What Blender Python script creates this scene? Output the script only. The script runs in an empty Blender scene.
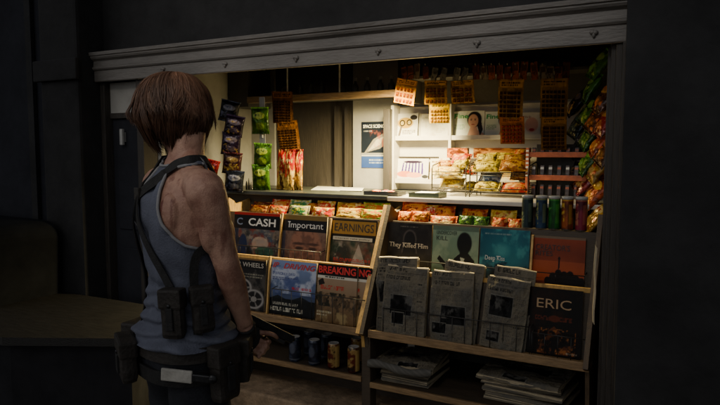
import bpy, bmesh, math, random
import numpy as np
from mathutils import Vector, Matrix, Euler, noise as mnoise

random.seed(7); rng = np.random.default_rng(7)
S = bpy.context.scene
COL = S.collection
PI = math.pi
R = math.radians

# ------------------------------------------------------------------ camera
CAM_H = 1.5; FPX = 633.0; YAW = R(28.6); PITCH = R(4.7)
cd = bpy.data.cameras.new('camera'); cam = bpy.data.objects.new('camera', cd); COL.objects.link(cam)
cam.location = (0, 0, CAM_H); cam.rotation_euler = (R(90) - PITCH, 0, YAW)
cd.sensor_width = 36; cd.lens = FPX / 720 * 36; cd.clip_end = 500; cd.clip_start = 0.02
S.camera = cam
RV = Vector((math.cos(YAW), math.sin(YAW), 0))
FV = Vector((-math.sin(YAW) * math.cos(PITCH), math.cos(YAW) * math.cos(PITCH), -math.sin(PITCH)))
UV_ = Vector((-math.sin(YAW) * math.sin(PITCH), math.cos(YAW) * math.sin(PITCH), math.cos(PITCH)))
C0 = Vector((0, 0, CAM_H))
def ray(px, py): return FV + RV * ((px - 360) / FPX) - UV_ * ((py - 202.5) / FPX)
def atY(px, py, Y): d = ray(px, py); return C0 + d * (Y / d.y)
def atX(px, py, X): d = ray(px, py); return C0 + d * (X / d.x)
def atZ(px, py, Z): d = ray(px, py); return C0 + d * ((Z - CAM_H) / d.z)
def atD(px, py, D): return C0 + ray(px, py) * D
# sloping front of the magazine racks
SLN = Vector((0, -.8944, .4472)); SLE = Vector((0, .4472, .8944)); SL0 = Vector((0, 2.8, .57)); LEAN = math.atan(.5)
def slope(s, off=0, x=0): return SL0 + SLE * s + SLN * off + Vector((x, 0, 0))
def atS(px, py, off=0):
    d = ray(px, py); p0 = SL0 + SLN * off
    return C0 + d * ((p0 - C0).dot(SLN) / d.dot(SLN))

# ------------------------------------------------------------------ materials
def lin(c):
    return tuple((x / 12.92 if x <= .04045 else ((x + .055) / 1.055) ** 2.4) for x in c[:3])
def new_mat(name):
    m = bpy.data.materials.new(name); m.use_nodes = True
    nt = m.node_tree; b = nt.nodes['Principled BSDF']; return m, nt, b
def paint(name, rgb, rough=.6, var=.25, scale=12, bump=.15, bscale=60, metallic=0, spec=.5, stretch=(1, 1, 1), dirt=None):
    """rgb is a linear albedo; noise breaks colour, roughness and surface"""
    m, nt, b = new_mat(name); N = nt.nodes; L = nt.links
    tc = N.new('ShaderNodeTexCoord'); mp = N.new('ShaderNodeMapping'); mp.inputs['Scale'].default_value = stretch
    L.new(tc.outputs['Object'], mp.inputs['Vector'])
    n1 = N.new('ShaderNodeTexNoise'); n1.inputs['Scale'].default_value = scale; n1.inputs['Detail'].default_value = 6; n1.inputs['Roughness'].default_value = .65
    L.new(mp.outputs['Vector'], n1.inputs['Vector'])
    cr = N.new('ShaderNodeValToRGB'); cr.color_ramp.elements[0].position = .3; cr.color_ramp.elements[1].position = .72
    d = dirt if dirt else tuple(x * (1 - var) for x in rgb)
    cr.color_ramp.elements[0].color = (*d, 1); cr.color_ramp.elements[1].color = (*[min(1, x * (1 + var * .6)) for x in rgb], 1)
    L.new(n1.outputs['Fac'], cr.inputs['Fac']); L.new(cr.outputs['Color'], b.inputs['Base Color'])
    mr = N.new('ShaderNodeMapRange'); mr.inputs['To Min'].default_value = max(.05, rough - .12); mr.inputs['To Max'].default_value = min(1, rough + .12)
    L.new(n1.outputs['Fac'], mr.inputs['Value']); L.new(mr.outputs['Result'], b.inputs['Roughness'])
    b.inputs['Metallic'].default_value = metallic; b.inputs['Specular IOR Level'].default_value = spec
    if bump:
        n2 = N.new('ShaderNodeTexNoise'); n2.inputs['Scale'].default_value = bscale; n2.inputs['Detail'].default_value = 4
        L.new(mp.outputs['Vector'], n2.inputs['Vector'])
        bp = N.new('ShaderNodeBump'); bp.inputs['Strength'].default_value = bump; bp.inputs['Distance'].default_value = .01
        L.new(n2.outputs['Fac'], bp.inputs['Height']); L.new(bp.outputs['Normal'], b.inputs['Normal'])
    return m
def printed(name, rough=.35, metallic=0, bump=0, bscale=40, spec=.5, dim=1.0, var=.12, vscale=18):
    """colours come from the mesh colour attribute Col, broken by a little noise"""
    m, nt, b = new_mat(name); N = nt.nodes; L = nt.links
    at = N.new('ShaderNodeAttribute'); at.attribute_name = 'Col'
    tc = N.new('ShaderNodeTexCoord'); n1 = N.new('ShaderNodeTexNoise'); n1.inputs['Scale'].default_value = vscale; n1.inputs['Detail'].default_value = 5
    L.new(tc.outputs['Object'], n1.inputs['Vector'])
    mr = N.new('ShaderNodeMapRange'); mr.inputs['From Min'].default_value = .3; mr.inputs['From Max'].default_value = .7
    mr.inputs['To Min'].default_value = dim * (1 - var); mr.inputs['To Max'].default_value = dim
    L.new(n1.outputs['Fac'], mr.inputs['Value'])
    mx = N.new('ShaderNodeVectorMath'); mx.operation = 'SCALE'
    L.new(at.outputs['Color'], mx.inputs[0]); L.new(mr.outputs['Result'], mx.inputs['Scale']); L.new(mx.outputs['Vector'], b.inputs['Base Color'])
    b.inputs['Roughness'].default_value = rough; b.inputs['Metallic'].default_value = metallic; b.inputs['Specular IOR Level'].default_value = spec
    if bump:
        n2 = N.new('ShaderNodeTexNoise'); n2.inputs['Scale'].default_value = bscale; n2.inputs['Detail'].default_value = 3
        L.new(tc.outputs['Object'], n2.inputs['Vector'])
        bp = N.new('ShaderNodeBump'); bp.inputs['Strength'].default_value = bump; bp.inputs['Distance'].default_value = .01
        L.new(n2.outputs['Fac'], bp.inputs['Height']); L.new(bp.outputs['Normal'], b.inputs['Normal'])
    return m
M = {}
M['cornice'] = paint('weathered_grey_paint', (.160, .148, .136), .5, .42, 3.0, .3, 50, spec=.3, stretch=(.5, 2, 2))
M['facade'] = paint('dark_wall', (.031, .031, .032), .9, .35, 3, .4, 22, spec=.08)  # near-black wall colour with random tone
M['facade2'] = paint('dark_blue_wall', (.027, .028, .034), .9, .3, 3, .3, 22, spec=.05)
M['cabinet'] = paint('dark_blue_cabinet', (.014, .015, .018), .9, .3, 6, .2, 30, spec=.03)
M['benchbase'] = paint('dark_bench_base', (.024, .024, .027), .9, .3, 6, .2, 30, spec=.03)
M['jamb'] = paint('dark_brown_painted_wood', (.034, .028, .023), .65, .45, 14, .3, 60, stretch=(6, 6, .6))
M['offwhite'] = paint('yellowed_white_paint', (.52, .49, .43), .5, .16, 6, .12, 40)
M['greywall'] = paint('grey_interior_wall', (.32, .31, .285), .6, .22, 4, .15, 40)
M['darkpanel'] = paint('dark_brown_panel', (.040, .034, .029), .5, .22, 10, .2, 40, stretch=(4, 4, .6))
M['ceil'] = paint('dark_ceiling', (.06, .055, .05), .8, .3, 6, .2, 30)
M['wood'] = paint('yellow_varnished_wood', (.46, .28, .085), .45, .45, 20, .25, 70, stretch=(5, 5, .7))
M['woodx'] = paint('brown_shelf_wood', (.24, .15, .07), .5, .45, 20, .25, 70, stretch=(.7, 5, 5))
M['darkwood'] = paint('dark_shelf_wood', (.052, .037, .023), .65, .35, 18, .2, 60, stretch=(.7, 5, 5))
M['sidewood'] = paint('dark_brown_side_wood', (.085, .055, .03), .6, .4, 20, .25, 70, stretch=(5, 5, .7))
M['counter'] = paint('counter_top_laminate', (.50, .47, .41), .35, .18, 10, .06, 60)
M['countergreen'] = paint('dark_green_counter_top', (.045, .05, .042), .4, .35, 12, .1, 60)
M['wire'] = paint('black_wire', (.03, .028, .026), .4, .3, 40, 0, metallic=.3)
M['black'] = paint('black_plastic', (.035, .034, .033), .45, .3, 30, .1, 80)
M['tray'] = paint('dark_green_plastic', (.03, .045, .032), .4, .3, 30, .1, 80)
M['plinth'] = paint('brown_stone_base', (.34, .24, .15), .75, .5, 16, .5, 60)
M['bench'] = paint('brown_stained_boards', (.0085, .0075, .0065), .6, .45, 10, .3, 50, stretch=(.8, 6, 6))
M['pages'] = paint('cream_page_edges', (.42, .35, .23), .8, .35, 50, .3, 200, stretch=(1, 20, 1))
M['ledpages'] = M['pages']
M['alu'] = paint('brushed_aluminium', (.60, .58, .55), .35, .15, 60, .08, 150, metallic=.35)
M['white'] = paint('white_paper', (.70, .68, .62), .7, .12, 20, .1, 60)
M['plastic'] = paint('grey_translucent_plastic', (.33, .33, .32), .3, .2, 30, .05, 60)
M['rope'] = paint('orange_brown_hooks', (.2, .1, .04), .5, .3, 30, 0)
M['cover'] = printed('printed_gloss_cover', .45, 0, .03, 30, .2, .72)
M['newsprint'] = printed('newsprint', .85, 0, .25, 22, .15, .37)
M['foil'] = printed('printed_foil_bag', .28, .3, .6, 34, .35, .68)
M['foil_lit'] = printed('printed_glossy_foil_bag_lit', .22, .25, .6, 34, .6, 1.25)  # brighter copy of foil, lamp light put into the colour
M['pack'] = printed('printed_plastic_wrap', .36, .0, .5, 45, .12, .58)
M['card'] = printed('printed_card', .8, 0, .1, 60, 0)
M['can'] = printed('printed_can', .3, .15, 0, 30, .5, var=.05)
M['tubecan'] = printed('printed_tube', .3, .25, 0, 30, .5, var=.1)
def ink(name, c, rough=.4): return paint(name, lin(c), rough, .12, 40, 0)
INK = {}
def inkm(c):
    k = tuple(round(x, 2) for x in c)
    if k not in INK: INK[k] = ink('ink_%d' % len(INK), c)
    return INK[k]

# ------------------------------------------------------------------ object helpers
def setp(o, label=None, cat=None, group=None, kind=None):
    if label: o['label'] = label
    if cat: o['category'] = cat
    if group: o['group'] = group
    if kind: o['kind'] = kind
    return o
def empty(name, loc=(0, 0, 0), rot=(0, 0, 0), label=None, cat=None, group=None):
    o = bpy.data.objects.new(name, None); COL.objects.link(o); o.empty_display_size = .05
    o.location = loc; o.rotation_euler = rot
    return setp(o, label, cat, group)
def mesh_obj(name, verts, faces, mat, parent=None, colors=None, smooth=False, loc=None, rot=None):
    me = bpy.data.meshes.new(name); me.from_pydata([tuple(v) for v in verts], [], [tuple(f) for f in faces]); me.update()
    if mat: me.materials.append(mat)
    if colors is not None:
        a = me.color_attributes.new('Col', 'FLOAT_COLOR', 'POINT')
        arr = np.ones((len(verts), 4), dtype=np.float32); arr[:, :3] = colors; a.data.foreach_set('color', arr.ravel())
    if smooth: me.polygons.foreach_set('use_smooth', [True] * len(me.polygons))
    o = bpy.data.objects.new(name, me); COL.objects.link(o)
    if parent: o.parent = parent
    if loc is not None: o.location = loc
    if rot is not None: o.rotation_euler = rot
    return o
class MB:
    def __init__(s): s.v = []; s.f = []; s.c = []
    def add(s, v, f, c=None):
        n = len(s.v); s.v += [tuple(x) for x in v]; s.f += [tuple(i + n for i in q) for q in f]
        s.c += [c if c else (.5, .5, .5)] * len(v); return s
    def box(s, a, b, c=None, bev=0):
        x0, x1 = sorted((a[0], b[0])); y0, y1 = sorted((a[1], b[1])); z0, z1 = sorted((a[2], b[2]))
        if bev:
            bm = bmesh.new(); bmesh.ops.create_cube(bm, size=1)
            for v in bm.verts: v.co = Vector(((x0 + x1) / 2 + v.co.x * (x1 - x0), (y0 + y1) / 2 + v.co.y * (y1 - y0), (z0 + z1) / 2 + v.co.z * (z1 - z0)))
            bmesh.ops.bevel(bm, geom=bm.edges[:], offset=min(bev, .45 * min(x1 - x0, y1 - y0, z1 - z0)), segments=2, affect='EDGES', profile=.6)
            bm.verts.index_update(); s.add([v.co[:] for v in bm.verts], [[v.index for v in f.verts] for f in bm.faces], c); bm.free(); return s
        v = [(x0, y0, z0), (x1, y0, z0), (x1, y1, z0), (x0, y1, z0), (x0, y0, z1), (x1, y0, z1), (x1, y1, z1), (x0, y1, z1)]
        return s.add(v, [(0, 3, 2, 1), (4, 5, 6, 7), (0, 1, 5, 4), (1, 2, 6, 5), (2, 3, 7, 6), (3, 0, 4, 7)], c)
    def prism(s, prof, x0, x1, axis='x', c=None):
        """profile of (a,b) points extruded along an axis (x: a=y,b=z; z: a=x,b=y)"""
        n = len(prof); mk = (lambda t, p: (t, p[0], p[1])) if axis == 'x' else (lambda t, p: (p[0], p[1], t))
        v = [mk(x0, p) for p in prof] + [mk(x1, p) for p in prof]
        f = [(i, (i + 1) % n, n + (i + 1) % n, n + i) for i in range(n)] + [tuple(range(n - 1, -1, -1)), tuple(range(n, 2 * n))]
        return s.add(v, f, c)
    def tube(s, pts, r, seg=6, c=None, cap=True):
        pts = [Vector(p) for p in pts]; rs = r if isinstance(r, (list, tuple)) else [r] * len(pts)
        rings = []; up = Vector((0, 0, 1)); prev = None
        for i, p in enumerate(pts):
            d = (pts[min(i + 1, len(pts) - 1)] - pts[max(i - 1, 0)]).normalized()
            if prev is None: a = d.orthogonal().normalized()
            else:
                a = prev - d * prev.dot(d); a = a.normalized() if a.length > 1e-6 else d.orthogonal().normalized()
            prev = a; b = d.cross(a)
            rings.append([p + (a * math.cos(t) + b * math.sin(t)) * rs[i] for t in [2 * PI * k / seg for k in range(seg)]])
        v = [q for g in rings for q in g]; f = []
        for i in range(len(pts) - 1):
            for k in range(seg):
                f.append((i * seg + k, i * seg + (k + 1) % seg, (i + 1) * seg + (k + 1) % seg, (i + 1) * seg + k))
        if cap: f += [tuple(range(seg - 1, -1, -1)), tuple((len(pts) - 1) * seg + k for k in range(seg))]
        return s.add(v, f, c)
    def lathe(s, prof, o=(0, 0, 0), seg=24, c=None):
        v = []; f = []
        for r, z in prof:
            for k in range(seg): t = 2 * PI * k / seg; v.append((o[0] + r * math.cos(t), o[1] + r * math.sin(t), o[2] + z))
        for i in range(len(prof) - 1):
            for k in range(seg): f.append((i * seg + k, i * seg + (k + 1) % seg, (i + 1) * seg + (k + 1) % seg, (i + 1) * seg + k))
        f += [tuple(range(seg - 1, -1, -1)), tuple((len(prof) - 1) * seg + k for k in range(seg))]
        return s.add(v, f, c)
    def loft(s, rings, cap=True, c=None):
        n = len(rings[0]); v = [q for g in rings for q in g]; f = []
        for i in range(len(rings) - 1):
            for k in range(n): f.append((i * n + k, i * n + (k + 1) % n, (i + 1) * n + (k + 1) % n, (i + 1) * n + k))
        if cap: f += [tuple(range(n - 1, -1, -1)), tuple((len(rings) - 1) * n + k for k in range(n))]
        return s.add(v, f, c)
    def ball(s, o, r, c=None, seg=16, rot=None):
        r = r if isinstance(r, (list, tuple)) else (r, r, r); bm = bmesh.new(); bmesh.ops.create_uvsphere(bm, u_segments=seg, v_segments=max(6, seg * 2 // 3), radius=1)
        vs = []
        for v in bm.verts:
            q = Vector((v.co.x * r[0], v.co.y * r[1], v.co.z * r[2]))
            if rot: q = rot @ q
            vs.append(q + Vector(o))
        bm.verts.index_update(); s.add(vs, [[v.index for v in f.verts] for f in bm.faces], c); bm.free(); return s
    def build(s, name, mat, parent=None, smooth=False, colors=False, loc=None, rot=None):
        return mesh_obj(name, s.v, s.f, mat, parent, [c for c in s.c] if colors else None, smooth, loc, rot)

# ------------------------------------------------------------------ printed artwork (arrays over a u,v grid)
def vnoise(U, V, sx, sy=None, seed=0):
    sy = sy or sx; r = np.random.default_rng(seed); g = r.random((int(sy) + 3, int(sx) + 3))
    x = np.clip(U, 0, 1) * sx; y = np.clip(V, 0, 1) * sy; i = x.astype(int); j = y.astype(int); a = x - i; b = y - j
    a = a * a * (3 - 2 * a); b = b * b * (3 - 2 * b)
    return (g[j, i] * (1 - a) + g[j, i + 1] * a) * (1 - b) + (g[j + 1, i] * (1 - a) + g[j + 1, i + 1] * a) * b
def fbm(U, V, s, seed=0): return sum(vnoise(U, V, s * 2 ** k, s * 2 ** k, seed + k) * .58 ** k for k in range(5)) / sum(.58 ** k for k in range(5)) * 1.12 - .06
class Art:
    def __init__(s, nx, ny, bg):
        s.U, s.V = np.meshgrid(np.linspace(0, 1, nx), np.linspace(0, 1, ny)); s.c = np.zeros((ny, nx, 3)); s.c[:] = bg
    def put(s, m, col, a=1.0):
        m = (np.clip(m, 0, 1) * a)[..., None]; s.c = s.c * (1 - m) + np.array(col) * m; return s
    def rect(s, u0, v0, u1, v1, col, a=1.0): return s.put(((s.U >= u0) & (s.U <= u1) & (s.V >= v0) & (s.V <= v1)).astype(float), col, a)
    def ell(s, cu, cv, ru, rv, col, a=1.0, soft=.15):
        d = np.sqrt(((s.U - cu) / ru) ** 2 + ((s.V - cv) / rv) ** 2); return s.put(1 - np.clip((d - 1) / soft + .5, 0, 1), col, a)
    def poly(s, pts, col, a=1.0):
        m = np.zeros(s.U.shape, bool); n = len(pts)
        for i in range(n):
            x0, y0 = pts[i]; x1, y1 = pts[(i + 1) % n]
            if y0 == y1: continue
            m ^= ((s.V >= min(y0, y1)) & (s.V < max(y0, y1)) & (s.U < (s.V - y0) * (x1 - x0) / (y1 - y0) + x0))
        return s.put(m.astype(float), col, a)
    def grad(s, v0, v1, c0, c1, u0=0, u1=1):
        t = np.clip((s.V - v0) / (v1 - v0), 0, 1)[..., None]; m = ((s.V >= v0) & (s.V <= v1) & (s.U >= u0) & (s.U <= u1))[..., None]
        s.c = np.where(m, np.array(c0) * (1 - t) + np.array(c1) * t, s.c); return s
    def mottle(s, col, sc, seed, lo=.5, hi=.7, a=1.0, box=(0, 0, 1, 1)):
        n = fbm(s.U, s.V, sc, seed); m = np.clip((n - lo) / (hi - lo), 0, 1) * ((s.U >= box[0]) & (s.V >= box[1]) & (s.U <= box[2]) & (s.V <= box[3]))
        return s.put(m, col, a)
    def words(s, u0, v0, u1, v1, rows, col, seed=0, fill=.6, a=1.0):
        """lines of tiny illegible print"""
        r = np.random.default_rng(seed); h = (v1 - v0) / rows; ny, nx = s.U.shape; big = h * fill * ny > 4.5; asp = ny / nx
        for k in range(rows):
            u = u0; vb = v1 - (k + 1) * h; end = u1 if k < rows - 1 else u0 + (u1 - u0) * r.uniform(.55, 1)
            b0 = vb + h * .2; b1 = vb + h * (.2 + fill)
            while u < end:
                if big:
                    lw = h * fill * asp * r.uniform(.45, .62); st = max(lw * .26, 1.1 / nx); sv = max((b1 - b0) * .2, 1.1 / ny)
                    for q in range(int(r.integers(3, 8))):
                        if u + lw > end: break
                        s.rect(u, b0, u + st, b1, col, a)
                        if r.random() < .6: s.rect(u + lw - st, b0, u + lw, b1 if r.random() < .6 else (b0 + b1) / 2, col, a)
                        if r.random() < .6: s.rect(u, b1 - sv, u + lw, b1, col, a)
                        if r.random() < .45: s.rect(u, (b0 + b1 - sv) / 2, u + lw * .85, (b0 + b1 + sv) / 2, col, a)
                        if r.random() < .5: s.rect(u, b0, u + lw, b0 + sv, col, a)
                        u += lw + st * .75
                    u += lw * .7
                    if u + lw > end: break
                else:
                    w = r.uniform(.03, .11) * max(.35, (u1 - u0)); s.rect(u, b0, min(u + w, end), b1, col, a * r.uniform(.6, 1)); u += w + .014
        return s
    def face(s, cu, cv, r, skin, hair, dark=(.15, .08, .06)):
        rv = r * 1.25; s.ell(cu + r * .12, cv + rv * .25, r * 1.12, rv * 1.15, hair); s.ell(cu - r * .05, cv, r * .8, rv * 1.02, skin)
        for k in (-.36, .24): s.ell(cu + r * k, cv + rv * .15, r * .15, rv * .06, dark, .9); s.ell(cu + r * k, cv + rv * .33, r * .2, rv * .04, hair, .6)
        s.ell(cu - r * .06, cv - rv * .12, r * .08, rv * .16, tuple(x * .85 for x in skin), .6); s.ell(cu - r * .06, cv - rv * .5, r * .26, rv * .08, (.65, .2, .2), .9); return s
    def face_old(s, cu, cv, r, skin, hair, dark=(.15, .08, .06)):
        s.ell(cu + r * .15, cv + r * .1, r * 1.25, r * 1.35, hair); s.ell(cu, cv, r * .82, r * 1.1, skin)
        s.ell(cu - r * .3, cv + r * .12, r * .16, r * .07, dark); s.ell(cu + r * .3, cv + r * .12, r * .16, r * .07, dark)
        s.ell(cu - r * .3, cv + r * .3, r * .22, r * .05, hair, .7); s.ell(cu + r * .3, cv + r * .3, r * .22, r * .05, hair, .7)
        s.ell(cu, cv - r * .12, r * .1, r * .22, tuple(x * .8 for x in skin), .6); s.ell(cu, cv - r * .52, r * .3, r * .1, (.65, .2, .2)); return s
    def lin(s): c = np.clip(s.c, 0, 1); return np.where(c <= .04045, c / 12.92, ((c + .055) / 1.055) ** 2.4)

def sheet(name, w, h, art, mat, parent=None, y=0.0, bow=0.0, curl=0.0, wave=0.0, seed=0, loc=None, rot=None):
    """flat printed sheet in local XZ, facing -Y, bottom edge at z=0, centred in x"""
    ny, nx, _ = art.c.shape; X = (art.U - .5) * w; Z = art.V * h
    Y = y - bow * (1 - (2 * art.U - 1) ** 2) - curl * np.clip(art.V - .55, 0, 1) ** 2 * 4.9
    if wave: Y = Y - wave * (fbm(art.U, art.V, 3, seed) - .5)
    v = np.stack([X.ravel(), Y.ravel(), Z.ravel()], 1); idx = np.arange(nx * ny).reshape(ny, nx)
    f = np.stack([idx[:-1, :-1].ravel(), idx[:-1, 1:].ravel(), idx[1:, 1:].ravel(), idx[1:, :-1].ravel()], 1)
    return mesh_obj(name, v.tolist(), f.tolist(), mat, parent, art.lin().reshape(-1, 3), True, loc, rot)
def lettering(text, w, h, mat, parent, x=0, z=0, y=-.0016, name='lettering', bold=.0, shear=0.0, bow=None, serif=False):
    """letters fitted into a w x h field, left-bottom corner at (x,z), facing -Y"""
    c = bpy.data.curves.new('tmp', 'FONT'); c.body = text; c.size = 1; c.offset = bold; c.shear = shear; c.resolution_u = 3
    o = bpy.data.objects.new('tmp', c); COL.objects.link(o)
    me = bpy.data.meshes.new_from_object(o.evaluated_get(bpy.context.evaluated_depsgraph_get()))
    bpy.data.objects.remove(o); bpy.data.curves.remove(c)
    n = len(me.vertices); co = np.zeros(n * 3); me.vertices.foreach_get('co', co); co = co.reshape(-1, 3)
    fs = [tuple(p.vertices) for p in me.polygons]; bpy.data.meshes.remove(me)
    mn = co.min(0); mx = co.max(0); q = (co - mn) / np.maximum(mx - mn, 1e-6)
    X = x + q[:, 0] * w; Z = z + q[:, 1] * h; v = [(a, y, b) for a, b in zip(X, Z)]
    if serif:   # slab feet at the head and foot of every stem that meets the base line or the cap line
        t = h * .11
        for zz in (0, 1):
            xs = sorted(set(round(a, 4) for a, b in zip(X, q[:, 1]) if abs(b - zz) < .012)); runs = []
            for a in xs:
                if runs and a - runs[-1][1] < h * .20: runs[-1][1] = a
                else: runs.append([a, a])
            for a, b in runs:
                if b - a < h * .4 and b - a > 0:
                    k = len(v); e = h * .13; z0 = z + (0 if zz == 0 else h - t)
                    v += [(a - e, y - .0002, z0), (b + e, y - .0002, z0), (b + e, y - .0002, z0 + t), (a - e, y - .0002, z0 + t)]; fs.append((k, k + 1, k + 2, k + 3))
    return mesh_obj(name, v, fs, mat, parent)
def pillow(name, w, h, t, art, mat, parent=None, seed=0, crimp=.07, horiz=False, wr=1.0, loc=None, rot=None):
    """stuffed bag with crimped ends, local XZ, facing -Y, bottom at z=0; horiz puts the seals left and right"""
    ny, nx, _ = art.c.shape; U, V = art.U, art.V
    A, B = (V, U) if horiz else (U, V)
    body = np.clip((np.minimum(B, 1 - B) - crimp) / (.5 - crimp), 0, 1)
    prof = np.clip(1 - (2 * A - 1) ** 2, 0, 1) ** .55 * np.clip(1 - (1 - body) ** 2.6, 0, 1) ** .6
    n = fbm(U, V, 5, seed) - .5; n2 = vnoise(U, V, 14, 4, seed + 9) - .5
    edge = np.exp(-body * 5)
    T = t * .5 * prof * (1 + .5 * n) + wr * .004 * n2 * edge * 2 + .0012
    squeeze = 1 - .07 * (1 - (2 * B - 1) ** 2) ** .5 * (1)
    X = (U - .5) * w; Z = V * h
    if horiz: Z = h / 2 + (Z - h / 2) * squeeze
    else: X = X * squeeze
    rip = np.where(body <= 0, .0014 * np.sin(A * 95), 0)
    flop = (fbm(U, V, 2, seed + 3) - .5) * .012 * wr
    front = np.stack([X.ravel(), (-T + rip + flop).ravel(), Z.ravel()], 1); back = np.stack([X.ravel(), (T + rip + flop).ravel(), Z.ravel()], 1)
    idx = np.arange(nx * ny).reshape(ny, nx); k = nx * ny
    a, b, c, d = idx[:-1, :-1].ravel(), idx[:-1, 1:].ravel(), idx[1:, 1:].ravel(), idx[1:, :-1].ravel()
    f = np.stack([a, b, c, d], 1).tolist() + np.stack([d + k, c + k, b + k, a + k], 1).tolist()
    ring = list(idx[0, :]) + list(idx[1:, -1]) + list(idx[-1, ::-1][1:]) + list(idx[::-1, 0][1:-1])
    m = len(ring); f += [(ring[(i + 1) % m], ring[i], ring[i] + k, ring[(i + 1) % m] + k) for i in range(m)]
    cols = art.lin().reshape(-1, 3)
    return mesh_obj(name, np.vstack([front, back]).tolist(), [tuple(int(q) for q in g) for g in f], mat, parent, np.vstack([cols, cols * .8]), True, loc, rot)

# ------------------------------------------------------------------ world and lamps
w = bpy.data.worlds.new('World'); S.world = w; w.use_nodes = True
nt = w.node_tree; bg = nt.nodes['Background']; sky = nt.nodes.new('ShaderNodeTexSky'); sky.sky_type = 'NISHITA'; sky.sun_disc = False
SUN_EL, SUN_AZ = R(38), R(200)
sky.sun_elevation = SUN_EL; sky.sun_rotation = SUN_AZ
hs = nt.nodes.new('ShaderNodeHueSaturation'); hs.inputs['Saturation'].default_value = .12
nt.links.new(sky.outputs['Color'], hs.inputs['Color']); nt.links.new(hs.outputs['Color'], bg.inputs['Color']); bg.inputs['Strength'].default_value = .054
def lamp(kind, name, loc, target, energy, color, **k):
    d = bpy.data.lights.new(name, kind); d.energy = energy; d.color = color
    for a, b in k.items(): setattr(d, a, b)
    o = bpy.data.objects.new(name, d); COL.objects.link(o); o.location = loc
    o.rotation_euler = (Vector(target) - Vector(loc)).to_track_quat('-Z', 'Y').to_euler(); return o
sd = Vector((math.sin(SUN_AZ) * math.cos(SUN_EL), math.cos(SUN_AZ) * math.cos(SUN_EL), math.sin(SUN_EL)))
lamp('SUN', 'moonlight', sd * 20, (0, 0, 0), .05, (1, .95, .88), angle=R(12))
lamp('SPOT', 'street_light', (-1.0, -1.4, 4.3), (-1.66, 2.5, 2.15), 250, (1, .93, .84), spot_size=R(44), spot_blend=1.0, shadow_soft_size=.35)
lamp('SPOT', 'kiosk_light', (-1.58, 3.24, 1.85), (-1.74, 3.38, .95), 350, (1, .80, .38), spot_size=R(155), spot_blend=.95, shadow_soft_size=.06)

# ------------------------------------------------------------------ the setting
def big_ground():
    m, nt, b = new_mat('brown_stone_pavers'); N = nt.nodes; L = nt.links
    tc = N.new('ShaderNodeTexCoord'); br = N.new('ShaderNodeTexBrick'); br.inputs['Scale'].default_value = 1.6
    br.inputs['Color1'].default_value = (.10, .078, .056, 1); br.inputs['Color2'].default_value = (.085, .068, .05, 1); br.inputs['Mortar'].default_value = (.03, .026, .02, 1)
    br.inputs['Mortar Size'].default_value = .012; L.new(tc.outputs['Object'], br.inputs['Vector'])
    n = N.new('ShaderNodeTexNoise'); n.inputs['Scale'].default_value = 7; n.inputs['Detail'].default_value = 8; L.new(tc.outputs['Object'], n.inputs['Vector'])
    mx = N.new('ShaderNodeMix'); mx.data_type = 'RGBA'; mx.blend_type = 'MULTIPLY'; mx.inputs['Factor'].default_value = .8
    L.new(br.outputs['Color'], mx.inputs['A']); L.new(n.outputs['Color'], mx.inputs['B']); L.new(mx.outputs['Result'], b.inputs['Base Color']); b.inputs['Roughness'].default_value = .75
    bp = N.new('ShaderNodeBump'); bp.inputs['Strength'].default_value = .4; bp.inputs['Distance'].default_value = .01; L.new(n.outputs['Fac'], bp.inputs['Height']); L.new(bp.outputs['Normal'], b.inputs['Normal'])
    o = mesh_obj('pavement', [(-60, -60, 0), (60, -60, 0), (60, 60, 0), (-60, 60, 0)], [(0, 1, 2, 3)], m); setp(o, kind='structure')
big_ground()

# dark building front round the kiosk
fac = empty('building_front', (-1.8, 2.9, 0), label='unlit dark stone building front that frames the lit newsstand opening', cat='building')
def W(mb, name, mat, par, base, **k): mb.v = [tuple(Vector(q) - Vector(base)) for q in mb.v]; return mb.build(name, mat, par, **k)
FB = (-1.8, 2.9, 0)
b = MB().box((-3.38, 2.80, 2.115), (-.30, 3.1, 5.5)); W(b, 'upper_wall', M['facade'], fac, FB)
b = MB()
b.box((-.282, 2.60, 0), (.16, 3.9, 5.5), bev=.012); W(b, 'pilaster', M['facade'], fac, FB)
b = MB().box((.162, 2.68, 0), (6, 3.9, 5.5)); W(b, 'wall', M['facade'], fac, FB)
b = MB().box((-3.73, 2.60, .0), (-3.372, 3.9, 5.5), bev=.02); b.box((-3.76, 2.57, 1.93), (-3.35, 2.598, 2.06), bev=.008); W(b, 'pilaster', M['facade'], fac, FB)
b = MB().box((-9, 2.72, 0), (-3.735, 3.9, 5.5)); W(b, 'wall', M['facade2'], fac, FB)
b = MB()
for x in (-6.6, -5.8, -5.0): b.box((x, 2.69, .9), (x + .06, 2.718, 2.6))
b.box((-6.6, 2.685, 2.6), (-4.0, 2.718, 2.68)); b.box((-4.0, 2.69, .9), (-3.94, 2.718, 2.6)); W(b, 'window_frame', M['facade'], fac, FB)

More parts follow.
